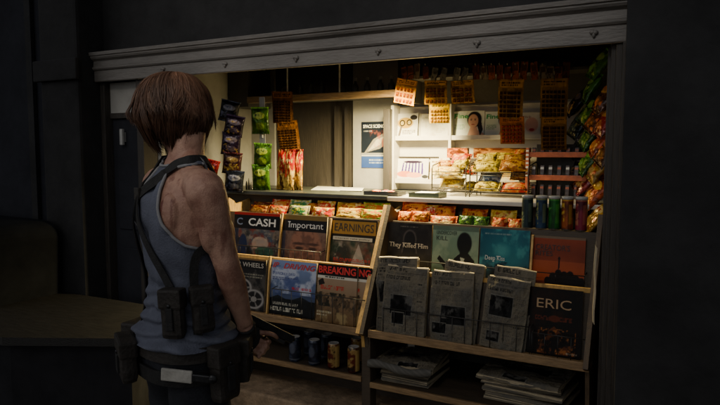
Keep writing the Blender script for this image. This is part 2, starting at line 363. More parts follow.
# low ledge at the left and the rounded cabinet on it
lb = Vector((-3.35, 2.2, 0)); lg = empty('low_bench', lb, label='low brown bench with a dark base against the wall at the far left', cat='bench')
p = [atZ(20, 309, .6), atZ(140, 302, .6), atZ(120, 336, .6), atZ(0, 340, .6)]
b = MB(); q = [(-3.75, 2.58), (-2.99, 2.60), (-2.72, 2.60), (-2.36, 2.10), (-2.95, 1.80), (-4.2, 1.80), (-4.2, 2.58)]
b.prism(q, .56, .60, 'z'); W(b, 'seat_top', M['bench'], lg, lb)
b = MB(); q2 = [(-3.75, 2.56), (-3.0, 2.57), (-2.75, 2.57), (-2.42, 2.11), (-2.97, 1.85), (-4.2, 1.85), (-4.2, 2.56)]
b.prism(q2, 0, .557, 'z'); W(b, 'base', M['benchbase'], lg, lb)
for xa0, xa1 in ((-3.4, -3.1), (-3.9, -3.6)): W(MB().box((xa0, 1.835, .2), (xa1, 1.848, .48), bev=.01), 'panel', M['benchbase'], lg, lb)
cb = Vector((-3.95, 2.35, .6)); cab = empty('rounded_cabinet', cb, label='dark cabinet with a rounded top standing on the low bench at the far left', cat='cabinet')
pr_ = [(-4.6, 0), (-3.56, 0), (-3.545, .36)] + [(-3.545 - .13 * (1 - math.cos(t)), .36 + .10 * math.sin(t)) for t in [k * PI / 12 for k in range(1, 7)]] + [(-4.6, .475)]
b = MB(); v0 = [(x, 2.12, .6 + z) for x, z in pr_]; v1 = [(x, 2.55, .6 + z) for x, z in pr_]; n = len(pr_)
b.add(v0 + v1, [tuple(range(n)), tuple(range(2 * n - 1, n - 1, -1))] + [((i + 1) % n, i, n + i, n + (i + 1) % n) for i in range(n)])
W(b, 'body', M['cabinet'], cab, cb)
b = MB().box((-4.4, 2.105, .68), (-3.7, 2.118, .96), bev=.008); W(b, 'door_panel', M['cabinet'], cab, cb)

# ------------------------------------------------------------------ kiosk shell
KB = Vector((-1.8, 2.8, 0)); kio = empty('newsstand_kiosk', KB, label='newsstand kiosk with pale moulded cornice over a lit serving opening', cat='kiosk')
def K(mb, name, mat, par=None, **k):
    o = mb.build(name, mat, kio if par is None else par, **k)
    if par is None: o.location = tuple(-KB)
    return o
prof = [(2.74, 1.925), (2.722, 1.925), (2.718, 1.93), (2.718, 1.992), (2.71, 1.996), (2.704, 2.004), (2.704, 2.012), (2.712, 2.018), (2.714, 2.05), (2.706, 2.056), (2.696, 2.062), (2.690, 2.072), (2.690, 2.078), (2.682, 2.082), (2.680, 2.098), (2.684, 2.102), (2.799, 2.106), (2.799, 1.935), (2.74, 1.935)]
b = MB().prism(prof, -3.368, -.286); corn = K(b, 'cornice', M['cornice'])
for px, py in [(163, 70), (225, 65), (296, 58), (378, 51), (477, 41.5), (594, 31)]:
    q = atY(px, py, 2.715); m = MB(); k_ = random.uniform(.8, 1.15); m.ball((q.x - .007 * k_, 2.715, 1.972), (.012 * k_, .010, .010), seg=12); m.ball((q.x + .006, 2.714, 1.970), (.011, .011, .011 * k_), seg=12); m.ball((q.x, 2.714, 1.960), (.007, .009, .013 * k_), seg=10); m.build('bolt', M['cornice'], corn, smooth=True)
# right jamb: stepped mouldings
b = MB(); jz = 1.923
for x0, x1, y0, y1 in [(-.302, -.284, 2.70, 2.86), (-.33, -.304, 2.735, 2.86), (-.352, -.332, 2.76, 2.86), (-.37, -.354, 2.80, 2.86)]: b.box((x0, y0, 0.0), (x1, y1, jz), bev=.004)
K(b, 'jamb', M['jamb'])
b = MB().box((-.368, 2.862, .0), (-.29, 3.75, 2.1)); K(b, 'side_wall', M['greywall'])
# left jamb, door and transom
b = MB().box((-3.04, 2.745, 0), (-2.985, 2.86, 1.923), bev=.004).box((-3.368, 2.755, 0), (-3.33, 2.86, 1.923), bev=.004); K(b, 'jamb', M['jamb'])
b = MB().box((-3.328, 2.80, 1.735), (-3.042, 2.86, 1.923)); K(b, 'transom_panel', M['greywall'])
b = MB().box((-3.328, 2.79, 1.70), (-3.042, 2.86, 1.733), bev=.004); K(b, 'transom_rail', M['jamb'])
b = MB().box((-3.326, 2.81, .02), (-3.044, 2.85, 1.698), bev=.004).box((-3.28, 2.80, 1.0), (-3.09, 2.812, 1.62), bev=.006).box((-3.28, 2.80, .2), (-3.09, 2.812, .88), bev=.006); door = K(b, 'door', M['facade2'])
hq = atY(122, 137, 2.775); b = MB().box((hq.x - .012, 2.765, hq.z - .05), (hq.x + .012, 2.785, hq.z + .05), bev=.004).box((hq.x - .006, 2.785, hq.z - .03), (hq.x + .006, 2.80, hq.z + .03)); b.build('handle', M['plastic'], door)
b = MB().box((-3.02, 2.862, 0), (-2.96, 3.75, 2.1)); K(b, 'side_wall', M['greywall'])
# back: dark panel, pillar wall, rest
b = MB().box((-3.0, 3.75, 0), (-2.75, 3.80, 2.1)); b.box((-2.75, 3.75, 0), (-2.0, 3.80, 1.2)); b.box((-2.098, 3.75, 1.2), (-.29, 3.80, 2.1)); K(b, 'back_wall', M['greywall'])
b = MB().box((-2.75, 3.772, 1.2), (-2.098, 3.80, 2.1)); K(b, 'dark_panel', M['darkpanel'])
b = MB()
for px, wd in [(337, .018), (346.5, .012)]:
    q = atY(px, 160, 3.74); b.box((q.x - wd, 3.735, 1.235), (q.x + wd, 3.749, 1.80))
K(b, 'panel_moulding', M['darkpanel'])
q = atY(391, 150, 3.66); b = MB().box((q.x - .026, 3.60, 1.242), (q.x + .018, 3.72, 1.76), bev=.004); K(b, 'dark_post', M['darkpanel'])
b = MB().box((-2.99, 2.75, 2.09), (-.29, 3.8, 2.113)); K(b, 'ceiling', M['ceil'])
xl0 = atY(395, 150, 3.70).x
b = MB().box((xl0, 3.738, 1.79), (-.372, 3.7495, 2.085)); K(b, 'upper_shade_panel', M['ceil'])  # dark sheet over the wall, stands in for shade above the lamp cone
b = MB().box((-.598, 3.738, 1.244), (-.372, 3.7495, 1.788)); K(b, 'side_shade_panel', M['ceil'])  # dark sheet put where the wall only falls into shade
# low outer base
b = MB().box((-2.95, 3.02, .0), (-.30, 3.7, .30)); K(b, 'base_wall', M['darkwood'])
b = MB().box((-3.0, 2.72, .0), (-.36, 3.9, .16), bev=.012); K(b, 'plinth', M['plinth'])
# counter
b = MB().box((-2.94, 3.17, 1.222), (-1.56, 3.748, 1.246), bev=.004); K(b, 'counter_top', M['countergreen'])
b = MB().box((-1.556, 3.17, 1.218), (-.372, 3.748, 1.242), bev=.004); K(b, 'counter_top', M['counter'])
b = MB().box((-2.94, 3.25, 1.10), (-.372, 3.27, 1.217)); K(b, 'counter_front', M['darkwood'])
# overhead shelf with wooden rail
b = MB().box((-2.94, 3.50, 1.835), (-1.60, 3.748, 1.85)); b.box((-2.955, 3.49, 1.80), (-2.78, 3.748, 2.085)); K(b, 'overhead_shelf', M['ceil'])
b = MB().box((-2.78, 3.478, 1.822), (-1.60, 3.499, 1.866), bev=.004); K(b, 'shelf_rail', M['woodx'])
b = MB().box((-1.60, 3.56, 1.93), (-.372, 3.748, 1.945)); b.box((-1.598, 3.56, 1.79), (-1.58, 3.70, 1.93)); K(b, 'hook_shelf', M['ceil'])
for x in (-2.45, -2.05): K(MB().tube([(x, 3.49, 1.866), (x, 3.49, 2.09)], .006), 'shelf_hanger', M['plastic'])

# white magazine shelves on the back wall
WB = Vector((-1.3, 3.72, 1.24)); ws = empty('magazine_shelf', WB, label='white wall shelf unit with two rows of magazines behind the counter', cat='shelf')
xl = atY(395, 150, 3.70).x
def WS(mb, name, mat): o = mb.build(name, mat, ws); o.location = tuple(-WB); return o
WS(MB().box((xl, 3.735, 1.25), (-.60, 3.748, 1.775)), 'back_board', M['offwhite'])
b = MB()
for z, y0 in [(1.575, 3.66), (1.305, 3.66)]: b.box((xl + .02, y0, z - .012), (-.80, 3.734, z), bev=.002); b.box((xl + .02, y0, z), (-.80, y0 + .006, z + .016))
WS(b, 'shelf_board', M['offwhite'])
WS(MB().box((xl - .001, 3.64, 1.25), (xl + .019, 3.734, 1.785), bev=.002), 'side_board', M['offwhite'])
xd = atY(451, 140, 3.68).x
WS(MB().box((xd - .009, 3.655, 1.25), (xd + .009, 3.733, 1.78), bev=.002), 'upright', M['offwhite'])
WS(MB().box((xl + .02, 3.72, 1.455), (xd - .1, 3.733, 1.462)), 'slot_trim', M['darkpanel'])

# ------------------------------------------------------------------ magazines
def res(w, h, step=.0034): return max(8, int(w / step)), max(8, int(h / step))
TL = R(6.5)
TIER = {'up': (3.02, .80), 'low': (2.868, .587)}
def magazine(label, pl, pr, pt, tier, artf, thick=.012, group=None, step=.0024, words=(), name='magazine', dy=0.0, roll=0.0):
    """stands in its tier of the rack, leaning back a little; tier may also be ('wall', Y, bottom)"""
    yt, bottom = TIER[tier] if isinstance(tier, str) else tier; yt += dy
    A = atY(pl, pt, yt); B = atY(pr, pt + .11 * (pr - pl), yt); wd = B.x - A.x; top = A.z; h = (top - bottom) / math.cos(TL); xc = (A.x + B.x) / 2
    e = empty(name, (xc, yt - h * math.sin(TL), bottom), (-TL, roll, 0)); setp(e, label, 'magazine' if name == 'magazine' else 'book', group)
    a = Art(*res(wd, h, step), (.5, .5, .5)); artf(a)
    sheet('cover', wd, h, a, M['cover'], e, bow=.002, curl=.0015)
    b = MB().box((-wd / 2 + .001, .0025, .001), (wd / 2 - .001, thick, h - .002)); b.build('pages', M['pages'], e)
    for t, u0, v0, u1, v1, col, *kw in words:
        k = kw[0] if kw else {}
        lettering(t, (u1 - u0) * wd, (v1 - v0) * h, inkm(col), e, (u0 - .5) * wd, v0 * h, y=-.0045, **k)
    return e
blk = (.05, .045, .045)
def a_cash(a):
    a.grad(0, .7, (.30, .25, .21), (.42, .40, .38)); a.mottle((.58, .48, .38), 5, 1, .35, .8, .8); a.mottle((.2, .28, .38), 4, 4, .45, .75, .8); a.mottle((.55, .2, .14), 7, 6, .55, .75, .8); a.mottle((.07, .08, .09), 6, 11, .45, .75, .9); a.mottle((.62, .57, .5), 11, 15, .6, .75, .8); a.words(.5, .03, .95, .16, 2, (.8, .75, .6), 4)
    a.ell(.22, .35, .1, .25, (.1, .16, .3)); a.ell(.6, .45, .18, .12, (.85, .72, .6), .7); a.ell(.7, .3, .2, .1, (.15, .35, .25), .8)
    a.rect(0, .70, 1, 1, blk); a.rect(0, .95, 1, 1, (.75, .12, .08)); a.rect(0, 0, .1, .7, (.1, .14, .24), .8)
def a_imp(a):
    a.c[:] = (.46, .33, .27); a.grad(0, .72, (.42, .27, .22), (.5, .40, .34)); a.ell(.56, .35, .36, .5, (.62, .43, .34), .9)
    for cx in (.42, .72): a.ell(cx, .43, .09, .028, (.16, .10, .08), .8, .6); a.ell(cx, .51, .13, .022, (.22, .14, .11), .7, .6)
    a.ell(.57, .28, .06, .16, (.5, .32, .25), .7); a.ell(.57, .1, .14, .04, (.5, .2, .18)); a.mottle((.3, .2, .17), 10, 3, .5, .7, .5)
    a.rect(0, .72, 1, .92, (.10, .095, .10)); a.rect(0, .92, 1, 1, (.55, .44, .22)); a.rect(0, 0, .1, .72, (.2, .22, .3), .7)
def a_earn(a):
    a.c[:] = (.22, .24, .19); a.mottle((.5, .44, .36), 4, 2, .3, .75); a.ell(.28, .36, .2, .22, (.14, .15, .12), .8, .5); a.mottle((.45, .18, .13), 5, 8, .5, .8, .7); a.mottle((.14, .22, .15), 6, 5, .45, .75, .8); a.mottle((.66, .62, .55), 9, 19, .6, .8, .8)
    a.poly([(.45, .2), (.62, .6), (.8, .2)], (.75, .72, .66), .7); a.rect(0, .72, 1, 1, (.16, .13, .07)); a.rect(.03, .75, .97, .97, (.70, .52, .20)); a.rect(.0, .63, 1, .715, (.10, .1, .09)); a.rect(.05, .645, .9, .70, (.85, .82, .72))
    a.words(.08, .12, .9, .34, 3, (.75, .2, .15), 5, .7)
def a_wheels(a):
    a.c[:] = (.13, .12, .115); a.mottle((.3, .28, .26), 6, 2, .5, .65)
    for cx, cy in [(.45, .42), (.75, .22)]:
        a.ell(cx, cy, .24, .19, (.62, .6, .58)); a.ell(cx, cy, .19, .15, (.12, .11, .11)); a.ell(cx, cy, .07, .055, (.6, .58, .55))
        for t in range(5): an = t * 1.257; a.poly([(cx, cy), (cx + .2 * math.cos(an), cy + .16 * math.sin(an)), (cx + .2 * math.cos(an + .25), cy + .16 * math.sin(an + .25))], (.5, .48, .46))
    a.rect(0, .80, 1, 1, (.09, .085, .08)); a.rect(0, .97, 1, 1, (.55, .42, .25)); a.words(.3, .62, .95, .72, 2, (.6, .58, .5), 3)
def a_driv(a):
    a.grad(0, 1, (.16, .2, .3), (.55, .62, .78)); a.mottle((.78, .80, .86), 4, 12, .45, .65, .9, (0, .4, 1, .86)); a.mottle((.28, .34, .55), 5, 30, .5, .65, .8, (0, .35, 1, .9))
    a.mottle((.06, .07, .06), 10, 3, .35, .45, 1, (0, 0, 1, .30)); a.poly([(0, .28), (.2, .36), (.45, .27), (.7, .37), (1, .26), (1, .0), (0, 0)], (.09, .10, .10), .85)
    a.words(.06, .72, .94, .79, 1, (.2, .25, .5), 3, .7); a.words(.06, .63, .6, .70, 2, (.2, .22, .4), 4, .6, .7); a.words(.5, .47, .96, .54, 1, (.75, .16, .2), 5, .7); a.words(.1, .17, .8, .23, 1, (.75, .73, .66), 6, .7); a.words(.05, .05, .9, .14, 1, (.85, .83, .75), 7, .8)
def a_break(a):
    a.grad(0, 1, (.5, .38, .24), (.72, .62, .52)); a.mottle((.35, .28, .2), 9, 3, .45, .62, .9, (0, .15, 1, .5)); a.mottle((.2, .19, .14), 10, 8, .5, .6, 1, (0, .28, 1, .52)); a.mottle((.76, .66, .45), 7, 21, .5, .7, .8, (0, 0, 1, .2))
    a.poly([(.02, .70), (.14, .76), (.2, .66), (.05, .62)], (.15, .12, .1)); a.words(.1, .55, .8, .64, 1, (.75, .18, .14), 5, .75); a.words(.03, .1, .4, .2, 2, (.9, .85, .7), 9, .6)
    a.rect(0, .80, 1, 1, (.10, .07, .065)); a.rect(0, .755, 1, .80, (.88, .85, .78)); a.words(.2, .765, .9, .79, 1, (.1, .1, .1), 8, .8)
def a_tk(a):
    a.c[:] = (.13, .115, .105); a.mottle((.2, .18, .16), 5, 1, .45, .7); a.ell(.52, .74, .15, .16, (.32, .29, .27)); a.ell(.52, .72, .125, .15, (.10, .09, .085)); a.poly([(.34, .52), (.70, .52), (.66, .66), (.38, .66)], (.30, .27, .25), .8); a.poly([(.37, .5), (.67, .5), (.64, .66), (.4, .66)], (.10, .09, .085))
    a.words(.2, .41, .85, .46, 1, (.5, .47, .42), 2, .6); a.words(.3, .93, .8, .96, 1, (.45, .42, .38), 6)
def a_uk(a):
    a.grad(0, 1, (.33, .42, .34), (.50, .60, .50)); a.mottle((.62, .68, .56), 4, 5, .45, .7, .6); a.rect(0, .93, 1, 1, (.3, .36, .3), .6)
    a.ell(.70, .74, .155, .17, (.07, .075, .07)); a.ell(.70, .58, .09, .1, (.07, .075, .07)); a.poly([(.40, 0), (.42, .36), (.5, .50), (.62, .58), (.8, .58), (.92, .48), (.98, .3), (.98, 0)], (.07, .075, .07))
    a.poly([(.12, .47), (.17, .53), (.36, .38), (.30, .31)], (.07, .07, .07)); a.poly([(.27, .36), (.35, .40), (.42, .18), (.32, .12)], (.07, .07, .07)); a.poly([(.30, .2), (.42, .26), (.55, .1), (.4, 0)], (.07, .07, .07))
    a.poly([(.62, .52), (.72, .50), (.66, .38)], (.7, .72, .64))
def a_dk(a):
    a.grad(0, 1, (.05, .10, .16), (.10, .34, .42)); a.ell(.6, .62, .5, .3, (.16, .50, .54), .8, 1.2); a.mottle((.30, .62, .62), 6, 7, .52, .72, .7, (0, .35, 1, 1)); a.ell(.45, .68, .14, .09, (.4, .7, .68), .5, 1.0)
    a.mottle((.03, .06, .10), 5, 14, .5, .7, .8, (0, 0, 1, .5)); a.words(.1, .91, .9, .94, 1, (.5, .6, .6), 2)
def a_cr(a):
    a.grad(0, 1, (.16, .04, .03), (.62, .27, .16)); a.grad(.30, .62, (.66, .25, .11), (.64, .30, .17)); a.ell(.55, .45, .6, .22, (.70, .32, .16), .7, 1)
    a.rect(0, .965, 1, 1, (.5, .42, .34))
    for cx, cy, r in [(.42, .36, .07), (.52, .42, .065), (.63, .38, .08), (.74, .40, .07), (.85, .33, .08), (.95, .3, .08), (.32, .30, .06)]:
        a.ell(cx, cy, r, r * 1.1, (.07, .035, .03)); a.poly([(cx - r * 1.3, 0), (cx - r * 1.3, cy - .08), (cx - r * .5, cy - .02), (cx + r * .5, cy - .02), (cx + r * 1.3, cy - .08), (cx + r * 1.3, 0)], (.07, .035, .03))
    a.poly([(.515, .5), (.535, .5), (.54, .66), (.51, .66)], (.1, .05, .04)); a.ell(.525, .66, .022, .03, (.1, .05, .04))
def a_eric(a):
    a.c[:] = (.07, .055, .05); a.mottle((.14, .08, .05), 5, 2, .5, .7)
    a.poly([(.2, .02), (.36, .34), (.5, .44), (.66, .32), (.9, .03)], (.42, .22, .10), .9); a.mottle((.68, .40, .18), 12, 9, .5, .62, 1, (.2, .03, .9, .4)); a.mottle((.08, .05, .04), 10, 23, .5, .6, 1, (.1, .0, 1, .45)); a.ell(.5, .55, .1, .05, (.36, .16, .08))
    a.words(.14, .50, .86, .58, 1, (.40, .17, .10), 4, .8); a.words(.74, .04, .95, .08, 1, (.7, .6, .5), 4)
SF = dict(serif=True)
magazine('C Cash magazine with black title band under a red top edge', 235, 280.5, 211.5, 'up', a_cash, words=[('CASH', .33, .76, .92, .90, (.85, .83, .78), dict(bold=.02)), ('C', .07, .765, .20, .895, (.42, .46, .52), dict(bold=.02))])
magazine('Important magazine with a close-up face under its black title band', 282.5, 327.5, 214.5, 'up', a_imp, words=[('Important', .17, .745, .93, .89, (.80, .79, .77), SF)])
magazine('Earnings magazine with gold title band in the upper rack beside the wooden board', 332, 378, 218.5, 'up', a_earn, words=[('EARNINGS', .08, .795, .93, .93, (.13, .09, .03), SF), ('interest rate policy', .10, .655, .86, .69, (.1, .1, .1))])
magazine('Our Wheels magazine with chrome wheels on a black cover, lower left rack', 226, 266.5, 256, 'low', a_wheels, words=[('OUR WHEELS', .12, .835, .95, .925, (.66, .63, .58), dict(bold=.01))])
magazine('Driving magazine with blue cloudy sky and red slanted title', 271, 317, 259, 'low', a_driv, words=[('DRIVING', .30, .855, .99, .955, (.70, .13, .11), dict(bold=.015, shear=.35)), ('IP', .06, .86, .2, .955, (.70, .13, .11), dict(bold=.015, shear=.35))])
magazine('Breaking news magazine in front with red title over a brown landscape', 318.5, 358, 263, 'low', a_break, dy=-.014, words=[('BREAKING', .03, .84, .97, .965, (.78, .11, .08), dict(bold=.03))])
magazine('second Breaking magazine showing only its right edge behind the first', 334, 372.5, 264.5, 'low', a_break, words=[('BREAKING', .03, .84, .97, .965, (.78, .11, .08), dict(bold=.03))])
magazine('They Killed Him paperback with a dark hooded outline on brown', 388, 432.5, 222, 'up', a_tk, name='paperback', words=[('They Killed Him', .07, .58, .93, .68, (.72, .67, .58), SF)])
magazine('Undercover Kill paperback with a black gunman silhouette on pale green', 433.5, 479.5, 225, 'up', a_uk, name='paperback', dy=.004, words=[('UNDERCOVER', .09, .86, .54, .92, (.12, .15, .12)), ('KILL', .09, .77, .34, .835, (.12, .15, .12))])
magazine('Deep Kiss paperback with blurred teal underwater cover', 481, 530.5, 228, 'up', a_dk, name='paperback', words=[('Deep Kiss', .12, .50, .52, .59, (.72, .74, .72), SF)])
magazine("Creator's Rites paperback with a crowd silhouette on a red dusk sky", 533, 586, 235, 'up', a_cr, name='paperback', dy=.004, words=[("CREATOR'S", .07, .78, .72, .87, (.10, .06, .05)), ('RITES', .07, .69, .40, .765, (.10, .06, .05))])
magazine('black Eric paperback with fiery lower picture, lower right rack', 529.5, 583.5, 286, 'low', a_eric, name='paperback', words=[('ERIC', .16, .70, .80, .84, (.62, .50, .36), SF)])

# magazines on the white wall shelves
def a_fine(a):
    a.c[:] = (.90, .92, .88); a.grad(.5, 1, (.86, .92, .86), (.95, .96, .93)); a.poly([(.46, 0), (.54, .30), (.58, .45), (.76, .45), (.80, .28), (.99, .16), (1, 0)], (.84, .64, .55)); a.poly([(.74, .85), (.90, .62), (.96, .30), (.88, .05), (.82, .3), (.76, .5)], (.10, .07, .06)); a.face(.66, .62, .20, (.86, .66, .56), (.10, .07, .06)); a.words(.05, .3, .4, .5, 4, (.3, .6, .4), 3)
def a_sight(a):
    a.c[:] = (.93, .92, .88); a.ell(.42, .62, .36, .22, (.78, .62, .18)); a.ell(.28, .62, .13, .13, (.1, .09, .08)); a.ell(.60, .64, .12, .12, (.12, .1, .08)); a.ell(.28, .62, .08, .085, (.8, .7, .4)); a.ell(.6, .64, .075, .08, (.8, .7, .4)); a.ell(.8, .84, .16, .1, (.12, .10, .09)); a.poly([(.1, .1), (.2, .5), (.3, .5), (.2, .1)], (.45, .4, .35)); a.words(.3, .15, .9, .35, 3, (.4, .35, .3), 1)
def a_pale(a): a.c[:] = (.94, .93, .88); a.mottle((.85, .82, .75), 4, 2); a.words(.1, .75, .6, .9, 1, (.7, .68, .6), 2); a.words(.6, .2, .9, .4, 3, (.75, .72, .6), 3); a.rect(.0, .0, .08, 1, (.8, .78, .7))
def a_pinkish(a): a.c[:] = (.86, .84, .82); a.ell(.6, .5, .3, .3, (.85, .65, .62)); a.ell(.62, .3, .12, .06, (.7, .2, .2)); a.words(.1, .75, .9, .9, 1, (.6, .4, .4), 2)
def a_stripe(a):
    a.c[:] = (.9, .89, .88)
    for k in range(7): a.poly([(.12 + k * .11, .30), (.18 + k * .1, .80), (.22 + k * .1, .80), (.18 + k * .11, .30)], (.28, .18, .50))
    a.ell(.5, .85, .3, .06, (.15, .1, .2)); a.ell(.25, .3, .26, .14, (.85, .5, .35)); a.ell(.55, .26, .25, .12, (.9, .62, .5)); a.rect(0, 0, 1, .12, (.85, .82, .8)); a.ell(.9, .2, .1, .08, (.2, .2, .2))
def a_sun(a): a.c[:] = (.93, .91, .84); a.ell(.5, .5, .4, .3, (.9, .78, .35), .7, .6); a.words(.1, .8, .9, .92, 1, (.5, .4, .2), 2); a.mottle((.85, .6, .3), 6, 4, .55, .7, .6)
def wmag(label, pl, prr, pt, bot, art, yy, words=(), th=.006, group=None): return magazine(label, pl, prr, pt, (yy, bot), art, thick=th, words=words, group=group)
wmag('white magazine with round black and yellow goggles, leftmost on the upper wall shelf', 397, 418.5, 114, 1.577, a_sight, 3.71)
wmag('plain pale magazine on the upper wall shelf left of the white upright', 419.5, 449, 114, 1.577, a_pale, 3.71)
wmag('Fine magazine with a dark-haired woman, fully in view beside the upright', 453.5, 485, 111.5, 1.577, a_fine, 3.71, [('Fine', .05, .72, .50, .90, (.10, .55, .25), dict(bold=.03))])
wmag('second Fine magazine half hidden by the hanging orange card', 485.6, 515, 112, 1.577, a_fine, 3.705, [('Fine', .05, .72, .50, .90, (.10, .55, .25), dict(bold=.03))])
wmag('pink and white magazine at the right end of the upper wall shelf', 519, 541, 113, 1.577, a_pinkish, 3.71)
wmag('magazine with a purple striped shirt on the lower wall shelf', 398, 429, 158.5, 1.307, a_stripe, 3.71)
wmag('pale yellow magazine behind the wire candy stand', 430.5, 447, 158.5, 1.307, a_sun, 3.71)
wmag('cream magazine right of the white upright on the lower wall shelf', 454, 486, 158.5, 1.307, a_pale, 3.71)
wmag('faded magazine behind the right wire candy stand', 488, 520, 158.5, 1.307, a_sun, 3.71)

# poster on the wall
p0 = atY(361.5, 122, 3.744); p1 = atY(388, 168, 3.744)
pw = p1.x - p0.x; ph = p0.z - p1.z
po = empty('science_poster', ((p0.x + p1.x) / 2, 3.744, p1.z), label='dark Space Science poster with a bright comet and blue footer on the wall', cat='poster')
a = Art(64, 110, (.12, .15, .2)); a.grad(0, .25, (.20, .32, .62), (.25, .38, .66)); a.poly([(.1, .32), (.45, .62), (.98, .80), (.98, .55), (.7, .42)], (.72, .68, .60), .8); a.poly([(.25, .36), (.55, .6), (.9, .7), (.7, .5)], (.9, .86, .74), .9); a.mottle((.75, .35, .28), 6, 4, .52, .66, .6, (.3, .45, 1, .82)); a.rect(0, .25, 1, .29, (.85, .85, .82)); a.words(.08, .78, .6, .82, 1, (.7, .7, .7), 3); a.words(.3, .08, .9, .2, 2, (.75, .8, .9), 5); a.rect(0, .30, .9, .33, (.8, .78, .74), .8)
sheet('sheet', pw, ph, a, M['cover'], po, wave=.002)
lettering('SPACE SCIENCE', pw * .86, ph * .075, inkm((.86, .87, .86)), po, -pw * .43, ph * .865, y=-.003, bold=.02)

# ------------------------------------------------------------------ racks
def rack(label, x0, x1, dividers, lower_z, wire, ends):
    base = Vector(((x0 + x1) / 2, 2.95, .3)); r = empty('magazine_rack', base, label=label, cat='rack')
    def Rk(mb, name, mat, **k): o = mb.build(name, mat, r, **k); o.location = tuple(-base); return o
    def lean_board(y0, z0, y1, z1, t, name, mat): Rk(MB().prism([(y0, z0), (y1, z1), (y1 + t, z1), (y0 + t, z0)], x0 + .002, x1 - .002), name, M[mat])
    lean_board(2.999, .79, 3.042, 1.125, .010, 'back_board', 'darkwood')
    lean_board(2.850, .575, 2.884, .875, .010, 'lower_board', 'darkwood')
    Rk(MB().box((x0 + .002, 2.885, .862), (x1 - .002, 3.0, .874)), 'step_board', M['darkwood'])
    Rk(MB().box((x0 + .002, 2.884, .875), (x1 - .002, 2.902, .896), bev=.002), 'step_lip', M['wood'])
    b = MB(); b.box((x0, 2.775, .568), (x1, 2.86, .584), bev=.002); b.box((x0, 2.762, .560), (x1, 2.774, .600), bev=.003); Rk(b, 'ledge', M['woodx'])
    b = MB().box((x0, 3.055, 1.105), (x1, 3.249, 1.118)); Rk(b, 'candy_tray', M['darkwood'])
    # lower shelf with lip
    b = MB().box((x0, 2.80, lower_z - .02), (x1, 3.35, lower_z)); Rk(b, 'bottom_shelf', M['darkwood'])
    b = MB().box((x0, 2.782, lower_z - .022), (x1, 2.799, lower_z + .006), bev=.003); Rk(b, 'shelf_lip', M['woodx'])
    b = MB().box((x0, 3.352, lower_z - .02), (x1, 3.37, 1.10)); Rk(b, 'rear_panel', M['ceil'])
    # sides
    for xe, matn in ends:
        prf = [slope(-.02, .012), slope(.675, .012), slope(.675, -.02)]
        prf = [(v.y, v.z) for v in prf] + [(3.248, 1.19), (3.248, .31), (2.82, .31)]
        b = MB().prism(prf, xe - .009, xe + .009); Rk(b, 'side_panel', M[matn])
        f = [slope(-.02, .012), slope(.68, .012), slope(.68, .070), slope(.45, .074), slope(-.02, .074)]
        b = MB().prism([(v.y, v.z) for v in f], xe - .0105, xe + .0105); Rk(b, 'edge_strip', M[matn])
    for d, y0, z0, y1, z1 in dividers:
        Rk(MB().prism([(y0, z0), (y1, z1), (y1 + .014, z1), (y0 + .014, z0)], d - .005, d + .005), 'divider', M['wood'])
    for wx0, wx1, y, z0, z1, n in wire:
        b = MB(); b.tube([(wx0, y, z1), (wx1, y, z1)], .0026)
        for k in range(n + 1):
            x = wx0 + (wx1 - wx0) * k / n; b.tube([(x, y, z0), (x, y, z1)], .0017)
        for x in (wx0, wx1): b.tube([(x, y, z1), (x, y + .10, z1 + .01)], .0022)
        Rk(b, 'wire_guard', M['wire'], smooth=True)
    return r
def xa_(px, py, Y): return atY(px, py, Y).x
rack('sloping wooden magazine rack of the left bay with soda cans on its bottom shelf', -2.59, -1.512, [(xa_(281.5, 230, 3.0), 2.965, .88, 3.005, 1.135), (xa_(330, 230, 3.0), 2.965, .88, 3.005, 1.12), (xa_(268.8, 290, 2.84), 2.815, .585, 2.852, .905)], .335,
     [(-2.56, -1.86, 2.955, .875, .935, 16), (xa_(272, 290, 2.80), xa_(365, 298, 2.80), 2.80, .585, .738, 9)], [(-2.59, 'wood'), (-1.502, 'wood')])
rack('sloping magazine rack of the right bay with paperbacks and newspapers', -1.462, -.40, [(xa_(532, 250, 3.0), 2.965, .88, 3.005, 1.10)], .315,
     [(xa_(383, 307, 2.80), xa_(530, 328, 2.80), 2.80, .585, .712, 12), (xa_(532, 330, 2.80), xa_(585, 335, 2.80), 2.80, .585, .69, 4), (-1.47, -.46, 2.955, .90, .935, 8)], [(-1.480, 'darkwood'), (-.41, 'sidewood')])
# upper ledges (thin lit strips above lower row)
# dark uprights between bays
b = MB().box((-1.512, 2.79, .16), (-1.462, 2.86, .60), bev=.004); K(b, 'centre_post', M['darkwood'])

